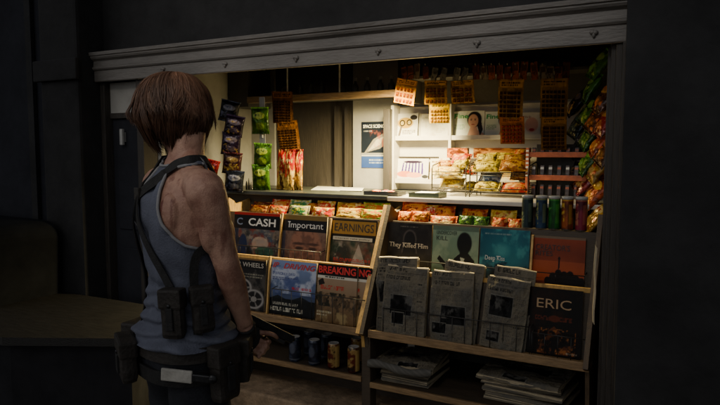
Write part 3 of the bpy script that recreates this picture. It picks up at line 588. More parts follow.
# ------------------------------------------------------------------ newspapers
def news_art(a, seed):
    r = np.random.default_rng(seed); a.c[:] = (.63, .59, .51); a.mottle((.54, .52, .48), 3, seed)
    a.words(.08, .925, .92, .985, 1, (.20, .20, .20), seed, .8); a.rect(.03, .910, .97, .916, (.3, .3, .3)); a.words(.06, .885, .94, .905, 1, (.36, .36, .35), seed + 3, .6)
    cols = int(r.choice([4, 5])); cw = .94 / cols
    pu = r.uniform(.05, .3); pv = r.uniform(.18, .5); pw = r.uniform(.42, .66); ph = r.uniform(.2, .32)
    a.words(.05, .80, r.uniform(.6, .95), .875, int(r.choice([1, 2])), (.20, .20, .20), seed + 4, .66)
    for k in range(cols):
        u0 = .03 + k * cw; v = .785
        while v > .04:
            h = r.uniform(.10, .26); v2 = max(.03, v - h)
            if r.random() < .35 and v - v2 > .06: a.words(u0 + .01, v - .035, u0 + cw - .012, v, 1, (.25, .25, .25), seed + k + int(v * 50), .65); v -= .04
            n = max(2, int((v - v2) / .0155)); a.words(u0 + .01, v2, u0 + cw - .014, v, n, (.40, .395, .38), seed + k * 7 + int(v * 99), .5); v = v2 - .012
    for (u, v, w_, h_) in [(pu, pv, pw, ph), (r.uniform(.05, .6), r.uniform(.06, .16), r.uniform(.2, .34), r.uniform(.12, .17))]:
        a.rect(u - .012, v - .012, u + w_ + .012, v + h_ + .012, (.6, .585, .55)); a.rect(u, v, u + w_, v + h_, (.20, .20, .20)); a.mottle((.50, .49, .47), 6, seed + 5, .45, .62, .95, (u, v + h_ * .3, u + w_, v + h_)); a.mottle((.08, .08, .08), 9, seed + 15, .5, .62, .9, (u, v, u + w_, v + h_))
def newspaper(label, pl, pr, pt, dy, seed, roll=0.0, thick=.02, bottom=.588, wave=.03):
    """folded paper standing in the lower tier, folded edge up"""
    yt = 2.868 + dy; A = atY(pl, pt, yt); B = atY(pr, pt + .11 * (pr - pl), yt); wd = B.x - A.x; h = A.z - bottom; ln = R(6.5)
    e = empty('newspaper', ((A.x + B.x) / 2, yt - h * math.sin(ln), bottom), (-ln, roll, R(random.uniform(-2, 2))), label, 'newspaper')
    a = Art(*res(wd, h, .0019), (.6, .6, .6)); news_art(a, seed)
    sheet('front_page', wd, h, a, M['newsprint'], e, wave=wave, seed=seed, bow=.006, curl=-.004)
    # rounded fold and inner leaves
    b = MB(); n = 10; lv = 5
    for k in range(lv):
        y0 = .021 + k * thick / lv; zt = h + .007 - .004 * random.random() - k * .0022; x2 = wd / 2 - .002 - .006 * random.random()
        pts = []
        for i in range(n + 1):
            xx = -x2 + 2 * x2 * i / n; pts.append((xx, y0 + .004 * math.sin(i * .9 + k + seed), zt + .003 * math.sin(i * .7 + k * 2 + seed)))
        v = []; f = []
        for i, q in enumerate(pts): v += [(q[0], q[1], .002), (q[0], q[1], q[2] - .006), (q[0], q[1] + .002, q[2]), (q[0], q[1] + .005, q[2] - .004), (q[0], q[1] + .005, .002)]
        for i in range(n):
            for j in range(4): f.append((i * 5 + j, i * 5 + 5 + j, i * 5 + 6 + j, i * 5 + 1 + j))
        b.add(v, f)
    b.build('inner_leaves', M['pages'], e, smooth=True)
    return e
newspaper('newspaper standing rearmost in the left stack, its fold rising highest', 380, 421, 256, .006, 31, R(-3.5), .024)
newspaper('front newspaper of the left stack with a dark photo low on its page', 385, 427, 265, -.028, 32, R(.8), .016)
newspaper('newspaper at the back of the middle stack under the gunman paperback', 440, 479, 261, .006, 33, R(4), .024)
newspaper('front newspaper of the middle stack with a wide dark photo', 433, 475, 270, -.028, 34, R(-1), .018)
newspaper('newspaper at the back of the right stack below the teal paperback', 489, 529, 266, .006, 35, R(5), .022)
newspaper('front newspaper of the right stack leaning down toward the black paperback', 482, 525, 276, -.028, 36, R(4.5), .016)

def flat_paper(label, cx, cy, z, wd, dp, rz, seed, thick=.014, wave=.01, sag=0.0, group=None):
    e = empty('newspaper', (cx, cy, z), (0, 0, rz), label, 'newspaper', group)
    a = Art(*res(wd, dp, .0028), (.6, .6, .6)); news_art(a, seed)
    ny, nx, _ = a.c.shape; X = (a.U - .5) * wd; Y = (a.V - .5) * dp; Z = thick + wave * (fbm(a.U, a.V, 2, seed) - .4) - sag * np.clip(.3 - a.V, 0, 1) ** 2 * 6
    fold = np.clip((.05 - a.V) / .05, 0, 1); Z = Z - thick * .75 * fold ** 2; Z = np.where((a.V > .98), Z - .004, Z)
    idx = np.arange(nx * ny).reshape(ny, nx); v = np.stack([X.ravel(), Y.ravel(), Z.ravel()], 1)
    f = np.stack([idx[:-1, :-1].ravel(), idx[:-1, 1:].ravel(), idx[1:, 1:].ravel(), idx[1:, :-1].ravel()], 1)
    mesh_obj('front_page', v.tolist(), f.tolist(), M['newsprint'], e, a.lin().reshape(-1, 3), True)
    b = MB()
    for k in range(3): b.box((-wd / 2 + .004 * random.random(), -dp / 2 + .002 + .006 * random.random(), k * thick * .26), (wd / 2 - .004 * random.random(), dp / 2 - .006, (k + .85) * thick * .26), bev=.0015)
    b.build('inner_leaves', M['pages'], e)
    return e
LZ = .318
for i, (dx, dy, rz_, lb_) in enumerate([(.0, .0, 2, 'newspaper at the bottom of the left floor pile'), (.012, -.004, -3, 'second newspaper up in the left floor pile'), (-.010, .006, 4, 'third newspaper up in the left floor pile'), (.014, -.008, -1, 'fourth newspaper in the left floor pile, under the loose top one')]):
    flat_paper(lb_, -1.30 + dx, 2.985 + dy, LZ + i * .021, .26, .29, R(rz_), 50 + i, .019, .007, .012 if i > 1 else 0)
e = flat_paper('rumpled newspaper opened on top of the left floor pile, front edge rolled', -1.315, 2.955, LZ + .088, .34, .33, R(6), 57, .02, .055, .03)
v = []; f = []; cl = []
for i in range(25):
    for k in range(12):
        t = 2 * PI * k / 12 * .92; rr = .017 + .003 * math.sin(i * .7) + .0012 * k * .4; v.append((-.165 + .33 * i / 24, -.168 + rr * math.cos(t) + .006 * math.sin(i * .35), .012 + .010 * math.sin(i * .22 + 1) + rr * math.sin(t))); g_ = .30 if (i * 7 + k * 3) % 5 < 2 else .22; cl.append((g_, g_ * .96, g_ * .86))
for i in range(24):
    for k in range(11): f.append((i * 12 + k, i * 12 + k + 1, i * 12 + 13 + k, i * 12 + 12 + k))
mesh_obj('rolled_edge', v, f, M['newsprint'], e, cl, True)
for i, (dx, dy, rz_, lb_) in enumerate([(.0, .0, -2, 'newspaper at the bottom of the right floor pile'), (.016, -.01, -6, 'second newspaper up in the right floor pile'), (-.014, .004, 1, 'middle newspaper of the right floor pile'), (.010, -.014, -5, 'fourth newspaper up in the right floor pile'), (-.020, .0, 2, 'fifth newspaper in the right floor pile, just under the top one')]):
    flat_paper(lb_, -.70 + dx, 3.00 + dy, LZ + i * .021, .37, .29, R(rz_), 60 + i, .019, .010, .014 if i > 2 else 0)
flat_paper('top newspaper of the right floor pile with crumpled page', -.715, 2.98, LZ + .108, .39, .31, R(-5), 69, .018, .045, .02)

# ------------------------------------------------------------------ drink cans on the left shelf
def can_art(kind, seed):
    a = Art(40, 30, (.1, .12, .2))
    if kind == 'blue': a.c[:] = (.09, .11, .17); a.mottle((.22, .25, .32), 5, seed, .5, .7); a.rect(0, .08, 1, .12, (.4, .4, .42)); a.ell(.4, .55, .1, .22, (.34, .36, .42), .8); a.ell(.88, .55, .1, .22, (.34, .36, .42), .8)
    else: a.c[:] = (.58, .47, .27); a.mottle((.34, .13, .07), 6, seed, .5, .58); a.rect(.30, .1, .52, .92, (.36, .12, .08), .9); a.mottle((.12, .07, .05), 7, seed + 4, .56, .64); a.rect(.0, .1, .14, .92, (.74, .62, .36), .9); a.words(.3, .3, .52, .7, 3, (.8, .68, .4), 4); a.rect(0, 0, 1, .07, (.25, .1, .06))
    return a
def drink_can(kind, x, y, z, r=.033, h=.137, rz=0, label=''):
    e = empty('drink_can', (x, y, z), (0, 0, rz), label, 'can', 'drink cans on the bottom shelf')
    a = can_art(kind, int(x * 100) % 7); ny, nx, _ = a.c.shape; prof = []
    v = []; c = a.lin()
    for j in range(ny):
        t = j / (ny - 1); rr = r * (1 - .14 * max(0, (t - .93) / .07) - .10 * max(0, (.05 - t) / .05))
        for i in range(nx): an = 2 * PI * i / nx; v.append((rr * math.cos(an), rr * math.sin(an), t * h * .985))
    f = [(j * nx + i, j * nx + (i + 1) % nx, (j + 1) * nx + (i + 1) % nx, (j + 1) * nx + i) for j in range(ny - 1) for i in range(nx)]
    mesh_obj('body', v, f, M['can'], e, c.reshape(-1, 3), True)
    b = MB().lathe([(.001, h * .97), (r * .74, h * .97), (r * .78, h * .982), (r * .86, h), (r * .89, h * .995), (r * .865, h * .984)], seg=28); b.build('lid', M['alu'], e, smooth=True)
    b = MB().box((-.004, -.012, h * .973), (.006, .012, h * .985), bev=.002); b.build('pull_tab', M['alu'], e)
    return e
cz = .337
for kind, x, y, lb_ in [('blue', -1.965, 2.848, 'dark blue drink can at the left front of the bottom shelf'), ('blue', -1.836, 2.848, 'dark blue drink can second from left in the front row'), ('gold', -1.712, 2.846, 'gold and red drink can third in the front row'), ('gold', -1.587, 2.842, 'gold and red drink can at the right end of the front row'),
                    ('blue', -1.952, 2.975, 'rear dark blue drink can standing behind the leftmost pair'), ('blue', -1.832, 2.97, 'rear dark blue drink can in the middle of the back row'), ('gold', -1.648, 2.985, 'rear gold drink can behind the rightmost can')]:
    drink_can(kind, x, y, cz, rz=random.uniform(0, .6) - 1.2, label=lb_)

# ------------------------------------------------------------------ tall tubes on the right counter
def tube_art(c0, c1, seed):
    a = Art(48, 44, c0); a.mottle(tuple(x * .55 for x in c0), 4, seed, .45, .7); a.poly([(.55, .2), (.72, .75), (.80, .75), (.66, .2)], c1, .9)
    a.mottle(c1, 9, seed + 2, .56, .62, .9, (.5, .15, .9, .85)); a.rect(0, 0, 1, .04, (.2, .2, .2)); a.rect(0, .93, 1, .965, c1, .7); a.rect(.02, .2, .12, .8, c1, .5); return a
tubes = [(526.5, (.14, .20, .21), (.40, .46, .36), 'dark teal snack tube, leftmost of the five on the counter'), (540.5, (.14, .23, .33), (.55, .55, .30), 'blue snack tube second from the left on the counter'), (553.5, (.08, .36, .12), (.30, .60, .22), 'green snack tube in the middle of the five'), (566.5, (.55, .26, .08), (.78, .62, .2), 'orange snack tube with a yellow mark on the counter'), (580.5, (.46, .12, .20), (.66, .42, .3), 'magenta snack tube at the right end of the five')]
for i, (px, c0, c1, lb_) in enumerate(tubes):
    q = atY(px, 233, 3.05); e = empty('snack_tube', (q.x, 3.06, 1.128), (0, 0, R(-70)), lb_, 'snack tube', 'snack tubes on the counter')
    a = tube_art(c0, c1, i * 3); ny, nx, _ = a.c.shape; r = .0265; h = .150
    v = [(r * math.cos(2 * PI * k / nx), r * math.sin(2 * PI * k / nx), j / (ny - 1) * h) for j in range(ny) for k in range(nx)]
    f = [(j * nx + k, j * nx + (k + 1) % nx, (j + 1) * nx + (k + 1) % nx, (j + 1) * nx + k) for j in range(ny - 1) for k in range(nx)]
    mesh_obj('body', v, f, M['tubecan'], e, a.lin().reshape(-1, 3), True)
    MB().lathe([(.001, h + .004), (r * .93, h + .005), (r * 1.04, h + .008), (r * 1.06, h + .003), (r * 1.06, h - .006), (r * 1.0, h - .006)], seg=28).build('lid', M['plastic'], e, smooth=True)

# ------------------------------------------------------------------ wrapped snacks
def snack_art(nx, ny, base, c2, c3, seed, band=True):
    a = Art(nx, ny, base); a.mottle(tuple(x * .7 for x in base), 5, seed, .5, .7); 
    if band: a.ell(.5, .52, .36, .26, c2, .95, .1); a.words(.24, .42, .76, .62, 1, c3, seed, .9)
    a.mottle(c3, 8, seed + 5, .56, .62, .9); a.mottle(c2, 7, seed + 8, .55, .62, .8); return a
def bar_pack(label, x, y, z, wd, h, t, cols, seed, rx=R(-30), rz=0, group=None, name='candy_pack', cat='candy'):
    a = snack_art(44, 26, *cols, seed); e = pillow(name, wd, h, t, a, M['pack'], seed=seed, crimp=.07, horiz=True, wr=.5, loc=(x, y, z), rot=(rx, 0, rz)); return setp(e, label, cat, group)
red = ((.80, .07, .03), (.85, .55, .2), (.95, .85, .6)); rbr = ((.36, .10, .06), (.62, .4, .15), (.8, .6, .3)); wgr = ((.86, .84, .66), (.2, .5, .28), (.85, .75, .2)); yrd = ((.90, .72, .25), (.82, .16, .08), (.98, .92, .7)); yel = ((.84, .64, .08), (.95, .85, .4), (.7, .3, .08)); gro = ((.50, .70, .18), (.86, .45, .15), (.8, .8, .3)); org = ((.80, .34, .04), (.92, .62, .16), (.50, .12, .03)); owh = ((.86, .40, .05), (.92, .80, .50), (.6, .15, .05)); grn = ((.14, .34, .12), (.4, .55, .2), (.1, .2, .1)); rdk = ((.62, .14, .06), (.85, .4, .2), (.9, .75, .4))
def tray_packs(spec):
    for i, (pl, pr2, py, cols, lb_, back) in enumerate(spec):
        yy = 3.115 + (.055 if back else 0); a = atY(pl, py, yy); c = atY(pr2, py, yy)
        hh = .075 if not back else .085
        bar_pack(lb_, (a.x + c.x) / 2, yy, a.z - hh * .86, c.x - a.x, hh, .032, cols, 11 + i * 5, R(-24 + random.uniform(-5, 5)), R(random.uniform(-5, 5)))
tray_packs([(247, 267, 205.5, rbr, 'dark red candy pack at the left end of the tray', False), (266, 285, 205.5, red, 'red candy pack lying in front in the left tray', False), (270, 288, 199.5, red, 'red candy pack standing behind the other red one', True), (288, 308, 206, wgr, 'white and green candy pack in front in the left tray', False), (289, 309, 200.5, wgr, 'white and green candy pack at the back of the tray', True), (311, 333, 208, yrd, 'yellow and red candy pack in front above the Important magazine', False), (314, 333, 201, yrd, 'yellow candy pack with red print at the back of the tray', True), (335, 359, 208, yel, 'golden yellow candy pack above the Earnings magazine', False), (336, 359, 203, yel, 'yellow candy pack set behind the golden one', True), (360, 386, 210, gro, 'lime green and orange candy pack in front, by the wooden board', False), (362, 388, 203, gro, 'lime green candy pack at the back, by the wooden board', True)])
tray_packs([(396, 411, 211.5, org, 'orange candy pack, front left of the right bay tray', False), (410, 428, 212, org, 'orange candy pack second in the front row of the right bay', False), (401, 426, 202, org, 'orange candy pack lying at the back beside the board', True), (429, 456, 216, owh, 'large orange and white candy pack in front in the right bay', False), (429, 454, 206, org, 'orange candy pack behind the large orange and white one', True), (458, 472, 216.5, grn, 'dark green candy pack left of its green twin', False), (472, 488, 217, grn, 'dark green candy pack right of its green twin', False), (491, 506, 218.5, rdk, 'red candy pack left of the snack tubes, first of two', False), (506, 522, 219, rdk, 'red candy pack touching the row of snack tubes', False)])

tray_packs([(252, 274, 202.5, rbr, 'dark red candy pack at the back left of the tray', True), (302, 320, 203, org, 'orange candy pack between the white green and the yellow packs', True), (352, 368, 204.5, yrd, 'yellow and red candy pack between the golden and the lime packs', True), (420, 440, 205, yrd, 'yellow red candy pack wedged at the back between two orange ones', True), (460, 486, 209, org, 'orange candy pack lying behind the two green ones', True), (490, 516, 211, yel, 'golden candy pack behind the red ones by the tubes', True)])
# chip bags
def chip_art(c0, c1, c2, seed): 
    a = Art(34, 46, c0); a.grad(0, 1, tuple(x * .75 for x in c0), c0); a.mottle(tuple(x * .45 for x in c0), 4, seed, .45, .7); a.ell(.5, .68, .34, .13, c1, .95, .12); a.words(.26, .63, .74, .73, 1, c2, seed, .9); a.mottle(c2, 7, seed + 3, .58, .66, .9, (.1, .1, .9, .5)); a.ell(.55, .3, .26, .14, c1, .5, .4); a.rect(0, .94, 1, 1, tuple(min(1, x * 1.5 + .1) for x in c0)); return a
def chip_bag(label, pos, wd, h, t, cols, seed, rot, group=None):
    e = pillow('chip_bag', wd, h, t, chip_art(*cols, seed), M['foil'], seed=seed, loc=pos, rot=rot); return setp(e, label, 'chip bag', group)
CG = ((.33, .52, .08), (.72, .78, .28), (.1, .2, .05)); CP = ((.16, .09, .20), (.5, .45, .5), (.75, .6, .25)); CN = ((.12, .14, .2), (.55, .55, .6), (.3, .3, .4)); CM = ((.25, .09, .09), (.5, .4, .25), (.75, .65, .3)); CO = ((.62, .20, .05), (.85, .65, .2), (.9, .75, .4)); CY = ((.55, .40, .08), (.7, .6, .4), (.5, .1, .05)); CD = ((.10, .26, .06), (.35, .5, .15), (.5, .6, .2)); CR_ = ((.60, .08, .05), (.85, .5, .2), (.95, .8, .6))
# green pair on grey strip
st = empty('display_strip', (0, 0, 0), label='grey plastic clip strip holding the green chip bags by the window', cat='strip'); q = atY(262, 97, 3.28)
st.location = (q.x, 3.28, 1.25); MB().box((-.022, -.001, 0), (.022, .002, q.z - 1.25), bev=.0008).build('strip', M['plastic'], st); 
b = MB(); [b.box((-.008, -.012, z), (.008, -.0015, z + .02), bev=.002) for z in (.05, .19, .33)]; b.build('clip', M['plastic'], st)
for (px, py0, py1, lb_) in [(261, 109, 134, 'green chip bag at the top of the grey strip'), (262.5, 145, 168, 'green chip bag second from the top on the grey strip'), (262, 166, 190, 'green chip bag lowest on the grey strip, touching the counter')]:
    t = atY(px, py0, 3.25); bt = atY(px, py1, 3.25); chip_bag(lb_, (t.x, 3.245, bt.z), .125, t.z - bt.z + .012, .045, CG, 3 + py0, (R(4), R(random.uniform(-5, 5)), R(12)))
# left wall wooden post with dark bags
q = atX(231, 150, -2.93); e = empty('display_strip', (-2.945, 3.18, 1.13), label='yellow wooden board carrying dark chip bags on the left wall', cat='strip'); MB().box((-.012, -.05, 0), (.0, .05, .62), bev=.003).build('board', M['wood'], e)
for i, (px, py0, py1, cols, lb_) in enumerate([(227, 102, 122, CN, 'slate blue chip bag at the top of the left wall column'), (232, 117, 136, CP, 'purple chip bag second in the left wall column'), (230, 134, 155, CP, 'purple chip bag in the middle of the left wall column'), (231, 154, 174, CM, 'maroon chip bag fourth down the left wall column'), (233, 172, 192, CN, 'dark chip bag with yellow print at the foot of the left wall column')]):
    t = atY(px, py0, 3.12); bt = atY(px, py1, 3.12); chip_bag(lb_, (t.x, 3.12, bt.z), .125, t.z - bt.z + .012, .05, cols, 20 + i, (R(5), R(random.uniform(4, 14)), R(28)))
t = atY(206, 160, 3.0); bt = atY(206, 182, 3.0); chip_bag('shiny red chip bag just beside the woman\'s face', (t.x, 3.0, bt.z), .13, t.z - bt.z + .01, .05, CR_, 41, (R(5), R(14), R(20)))
# tall pouches on the counter
def pouch_art(seed):
    a = Art(30, 60, (.74, .55, .20)); a.mottle((.86, .72, .36), 5, seed, .45, .65); a.rect(0, .62, 1, 1, (.78, .12, .06)); a.poly([(0, .5), (1, .82), (1, .5), (0, .25)], (.78, .14, .06), .85); a.mottle((.95, .8, .4), 7, seed + 2, .56, .64); a.words(.2, .68, .8, .78, 1, (.95, .85, .6), seed); a.mottle((.25, .12, .05), 7, seed + 6, .58, .66, .9, (0, 0, 1, .55)); return a
for i, (px, rz_, yy, lb_) in enumerate([(281, 8, 3.36, 'red and gold tall snack pouch, left of three on the counter'), (289, -4, 3.32, 'red and gold tall snack pouch, middle of three on the counter'), (298, -14, 3.36, 'red and gold tall snack pouch, right of three on the counter')]):
    t = atY(px, 149.5, yy); e = pillow('snack_pouch', .075, t.z - 1.246, .045, pouch_art(i * 4), M['foil'], seed=60 + i, crimp=.05, loc=(t.x, yy, 1.247), rot=(R(-3), R(2 - 2 * i), R(rz_))); setp(e, lb_, 'snack pouch')
# right wall bags, some print colours raised to stand in for lamp light
CD = ((.20, .42, .08), (.50, .65, .22), (.6, .65, .3)); CO = ((.74, .30, .06), (.9, .7, .25), (.95, .8, .45)); CY = ((.68, .50, .10), (.8, .7, .45), (.6, .14, .06)); CB = ((.34, .17, .07), (.7, .5, .2), (.8, .4, .1)); CK = ((.50, .08, .06), (.7, .5, .2), (.8, .7, .5)); CT = ((.08, .14, .16), (.4, .5, .5), (.6, .55, .3))
rb = [(600, 64, 3.40, CD, 'dark green chip bag highest on the right wall'), (592, 88, 3.50, CD, 'dark green chip bag second highest on the right wall'), (606, 97, 3.18, CB, 'brown chip bag with gold mark at the top of the front column, right wall'), (577, 103, 3.64, CP, 'purple chip bag at the top of the rear column, right wall'), (591, 111, 3.46, CD, 'green chip bag just above the middle of the right wall'), (607, 121, 3.16, CK, 'dark red chip bag second in the front column, right wall'), (579, 124, 3.62, CT, 'dark teal chip bag second in the rear column, right wall'), (598, 117, 3.30, CB, 'brown chip bag between the green and the front columns, right wall'), (590, 135, 3.48, CD, 'mid green chip bag level with the lower brown card, right wall'), (602, 142, 3.22, CO, 'orange chip bag third in the front column, right wall'), (580, 145, 3.62, CN, 'navy chip bag third in the rear column, right wall'), (608, 150, 3.14, CB, 'dark brown chip bag nearest the jamb, right wall'), (579, 165, 3.62, CP, 'purple chip bag lowest in the rear column, right wall'), (589, 160, 3.46, CD, 'green chip bag lowest of the green ones, right wall'), (600, 167, 3.24, CY, 'gold chip bag above the two lowest bags, right wall'), (597, 192, 3.22, CO, 'orange chip bag second from the bottom, right wall'), (598, 217, 3.14, CY, 'gold and red chip bag lowest of all on the right wall'), (586, 180, 3.50, CK, 'dark red chip bag behind the orange ones, right wall')]
for i, (px, py, yy, cols, lb_) in enumerate(rb):
    c_ = atY(px, py, yy); h = .168; mt = Matrix.Rotation(R(37 + random.uniform(-7, 7)), 3, 'Y') @ Matrix.Rotation(R(-62 + random.uniform(-12, 12)), 3, 'Z') @ Matrix.Rotation(R(random.uniform(-5, 5)), 3, 'X')
    o_ = c_ - mt @ Vector((0, 0, h / 2)); cb_ = chip_bag(lb_, o_, .14, h, .055, cols, 80 + i, mt.to_euler()); cb_.data.materials[0] = M['foil_lit']
for i, (yy, lb_, zt) in enumerate([(3.20, 'dark clip strip for the front column of bags, right wall', 1.80), (3.45, 'dark clip strip for the green bags, right wall', 1.90), (3.62, 'dark clip strip for the purple bags, right wall', 1.80)]):
    e = empty('display_strip', (-.372, yy, 1.16), label=lb_, cat='strip'); MB().box((-.006, -.02, 0), (-.002, .02, zt - 1.16)).build('strip', M['black'], e); b = MB(); [b.box((-.02, -.006, z), (-.0065, .006, z + .012)) for z in np.arange(.05, zt - 1.2, .12)]; b.build('clip', M['black'], e)
# curled paper on right jamb
e = empty('paper_roll', (-.382, 2.80, .76), label='pale curled paper tucked along the dark right jamb', cat='paper'); n = 9; v = []; f = []
for j in range(12):
    for i in range(n): an = i / (n - 1) * 2.6; v.append((-.006 - .010 * math.sin(an) - .002 * math.sin(j), -.006 + .012 * (1 - math.cos(an)) * .5, j / 11 * .33 + .004 * i))
for j in range(11):
    for i in range(n - 1): f.append((j * n + i, j * n + i + 1, (j + 1) * n + i + 1, (j + 1) * n + i))
mesh_obj('sheet', v, f, M['pages'], e, smooth=True)

# ------------------------------------------------------------------ hanging blister cards
def card_art(nx, ny, base, cell, cols, rows, seed, head=.25):
    a = Art(nx, ny, base); a.mottle(tuple(x * .75 for x in base), 4, seed, .45, .7); a.rect(.05, 1 - head + .04, .95, .97, tuple(min(1, x * 1.15) for x in base)); a.words(.12, 1 - head + .07, .88, .94, 2, tuple(x * .35 for x in base), seed, .7); bump = np.zeros(a.U.shape)
    for r_ in range(rows):
        for c in range(cols):
            u0 = .07 + c * .86 / cols; v0 = .05 + r_ * (1 - head - .07) / rows; u1 = u0 + .86 / cols * .74; v1 = v0 + (1 - head - .07) / rows * .66
            a.rect(u0, v0, u1, v1, cell); a.rect(u0 + .02, v0 + (v1 - v0) * .55, u1 - .02, v1, tuple(min(1, x * 1.7) for x in cell), .8)  # paler upper half is a highlight painted into each blister
            bump = np.maximum(bump, ((a.U >= u0) & (a.U <= u1) & (a.V >= v0) & (a.V <= v1)) * 1.0)
    return a, bump
def hanging_card(label, pl, prr, pt, pb, yy, base, cell, cols, rows, roll=0, rz=0, seed=0, hook=True):
    A = atY(pl, pt, yy); B = atY(prr, pb, yy); wd = B.x - A.x; h = A.z - B.z
    e = empty('hanging_card', ((A.x + B.x) / 2, yy, A.z), (R(3), roll, rz), label, 'blister card')
    a, bump = card_art(max(28, int(wd / .0028)), max(28, int(h / .0028)), base, cell, cols, rows, seed); ny, nx, _ = a.c.shape
    X = (a.U - .5) * wd; Z = (a.V - 1) * h; Y = -.006 * bump + .018 * (fbm(a.U, a.V, 2, seed) - .5) + .01 * (a.V - 1) ** 2
    idx = np.arange(nx * ny).reshape(ny, nx); v = np.stack([X.ravel(), Y.ravel(), Z.ravel()], 1)
    f = np.stack([idx[:-1, :-1].ravel(), idx[:-1, 1:].ravel(), idx[1:, 1:].ravel(), idx[1:, :-1].ravel()], 1)
    mesh_obj('card', v.tolist(), f.tolist(), M['card'], e, a.lin().reshape(-1, 3), False)
    if hook: MB().tube([(0, .002, -.012), (0, -.008, -.006), (0, -.004, .012), (0, .03, .03), (0, .06, .032)], .0022).build('hook', M['wire'], e)
    return e
OR = (.74, .45, .12); OD = (.50, .36, .10); BR = (.50, .36, .10); RD = (.50, .28, .08); dk = (.22, .12, .05)
hanging_card('bright orange blister card hanging askew, leftmost over the counter', 397, 417.5, 80, 104, 3.42, (.70, .47, .04), (.30, .14, .01), 5, 3, R(12), 0, 1)
hanging_card('dull orange blister card, second from the left over the counter', 424.5, 447, 81, 104, 3.44, OD, dk, 5, 3, R(2), 0, 2)
hanging_card('yellow blister card hanging low under the second one', 429, 449.5, 104, 123, 3.46, (.70, .56, .05), (.36, .24, .02), 6, 4, R(1), 0, 3, False)
hanging_card('brown orange blister card, third from the left over the counter', 450.5, 473.5, 81, 103, 3.44, OD, dk, 5, 3, R(-1), 0, 4)
hanging_card('long orange blister card above the red one, right of the counter light', 499, 523.5, 80, 119, 3.42, BR, (.14, .08, .05), 6, 6, R(3), 0, 5)
hanging_card('red orange blister card hanging under the long orange one', 500, 524, 117, 144, 3.44, RD, (.34, .11, .05), 6, 5, R(0), 0, 6, False)
hanging_card('dim brown blister card, upper one at the right end', 541, 567.5, 79, 118, 3.42, (.44, .32, .12), (.12, .08, .05), 6, 6, R(2), 0, 7)
hanging_card('dim brown blister card, lower one at the right end', 541, 566, 117, 150, 3.44, (.42, .29, .11), (.14, .08, .05), 6, 6, R(0), 0, 8, False)
hanging_card('brown blister card with a fine grid, upper one by the dark window', 273, 292, 92, 123, 3.34, (.42, .27, .13), (.14, .09, .05), 6, 8, R(2), R(10), 9)
hanging_card('brown blister card with a fine grid, lower one by the dark window', 277.5, 296.5, 121, 150, 3.36, (.45, .29, .13), (.16, .1, .05), 6, 8, R(-4), R(10), 10, False)

# dim packets hanging or standing under the ceiling
def packet_art(c0, c1, seed): a = Art(14, 20, c0); a.rect(.1, .5, .9, .85, c1); a.mottle(tuple(x * .5 for x in c0), 5, seed, .5, .7); return a
for i, px in enumerate([437, 446, 459, 467]):
    q = atY(px, 68, 3.52); e = empty('hanging_packet', (q.x, 3.50, q.z), (R(4), R(16), R(-18)), ['grey packet on a hook, leftmost of four under the ceiling', 'grey packet on a hook, second of four under the ceiling', 'grey packet on a hook, third of four under the ceiling', 'grey packet on a hook, rightmost of four under the ceiling'][i], 'packet', 'grey packets hanging under the ceiling')
    s = sheet('packet', .045, .075, packet_art((.42, .41, .40), (.3, .3, .32), i), M['card'], e); s.location = (0, 0, -.075); MB().tube([(0, .002, -.008), (0, -.006, 0), (0, .01, .02), (0, .05, .024)], .002).build('hook', M['wire'], e)
for i, px in enumerate([404, 411, 418, 426, 476, 484, 492, 500, 508, 516, 525, 534, 543, 551, 559, 567]):
    q = atY(px, 67.5 - px * .004, 3.56); e = empty('hanging_packet', (q.x, 3.55, q.z + .01), (R(3), R(random.uniform(-6, 6)), R(random.uniform(-14, 0))), 'brown or grey packet in the dark row hanging right under the ceiling', 'packet', 'packets in the dark row under the ceiling')
    s_ = sheet('packet', .040, random.uniform(.07, .10), packet_art(random.choice([(.46, .25, .12), (.34, .17, .10), (.40, .36, .32)]), (.24, .16, .1), i), M['card'], e); s_.location = (0, 0, -.09); MB().tube([(0, .002, -.008), (0, -.006, 0), (0, .01, .016), (0, .05, .018)], .002).build('hook', M['wire'], e)
for i, px in enumerate([300, 311, 322, 343, 355, 367, 380, 391]):
    q = atY(px, 90, 3.56); e = empty('small_bottle', (q.x, 3.565, 1.851), label='dark small bottle %s on the overhead shelf' % ['leftmost', 'second from the left', 'third from the left', 'just left of the middle', 'just right of the middle', 'third from the right', 'second from the right', 'rightmost'][i], cat='bottle', group='bottles on the overhead shelf')
    MB().lathe([(.001, 0), (.020, 0), (.021, .05), (.018, .062), (.009, .075), (.008, .09)], seg=16).build('body', M['black'], e, smooth=True)
    MB().lathe([(.0105, .088), (.0105, .105), (.009, .108), (.001, .108)], seg=14).build('cap', M['plastic'] if i in (4, 5, 6, 7) else M['black'], e, smooth=True)

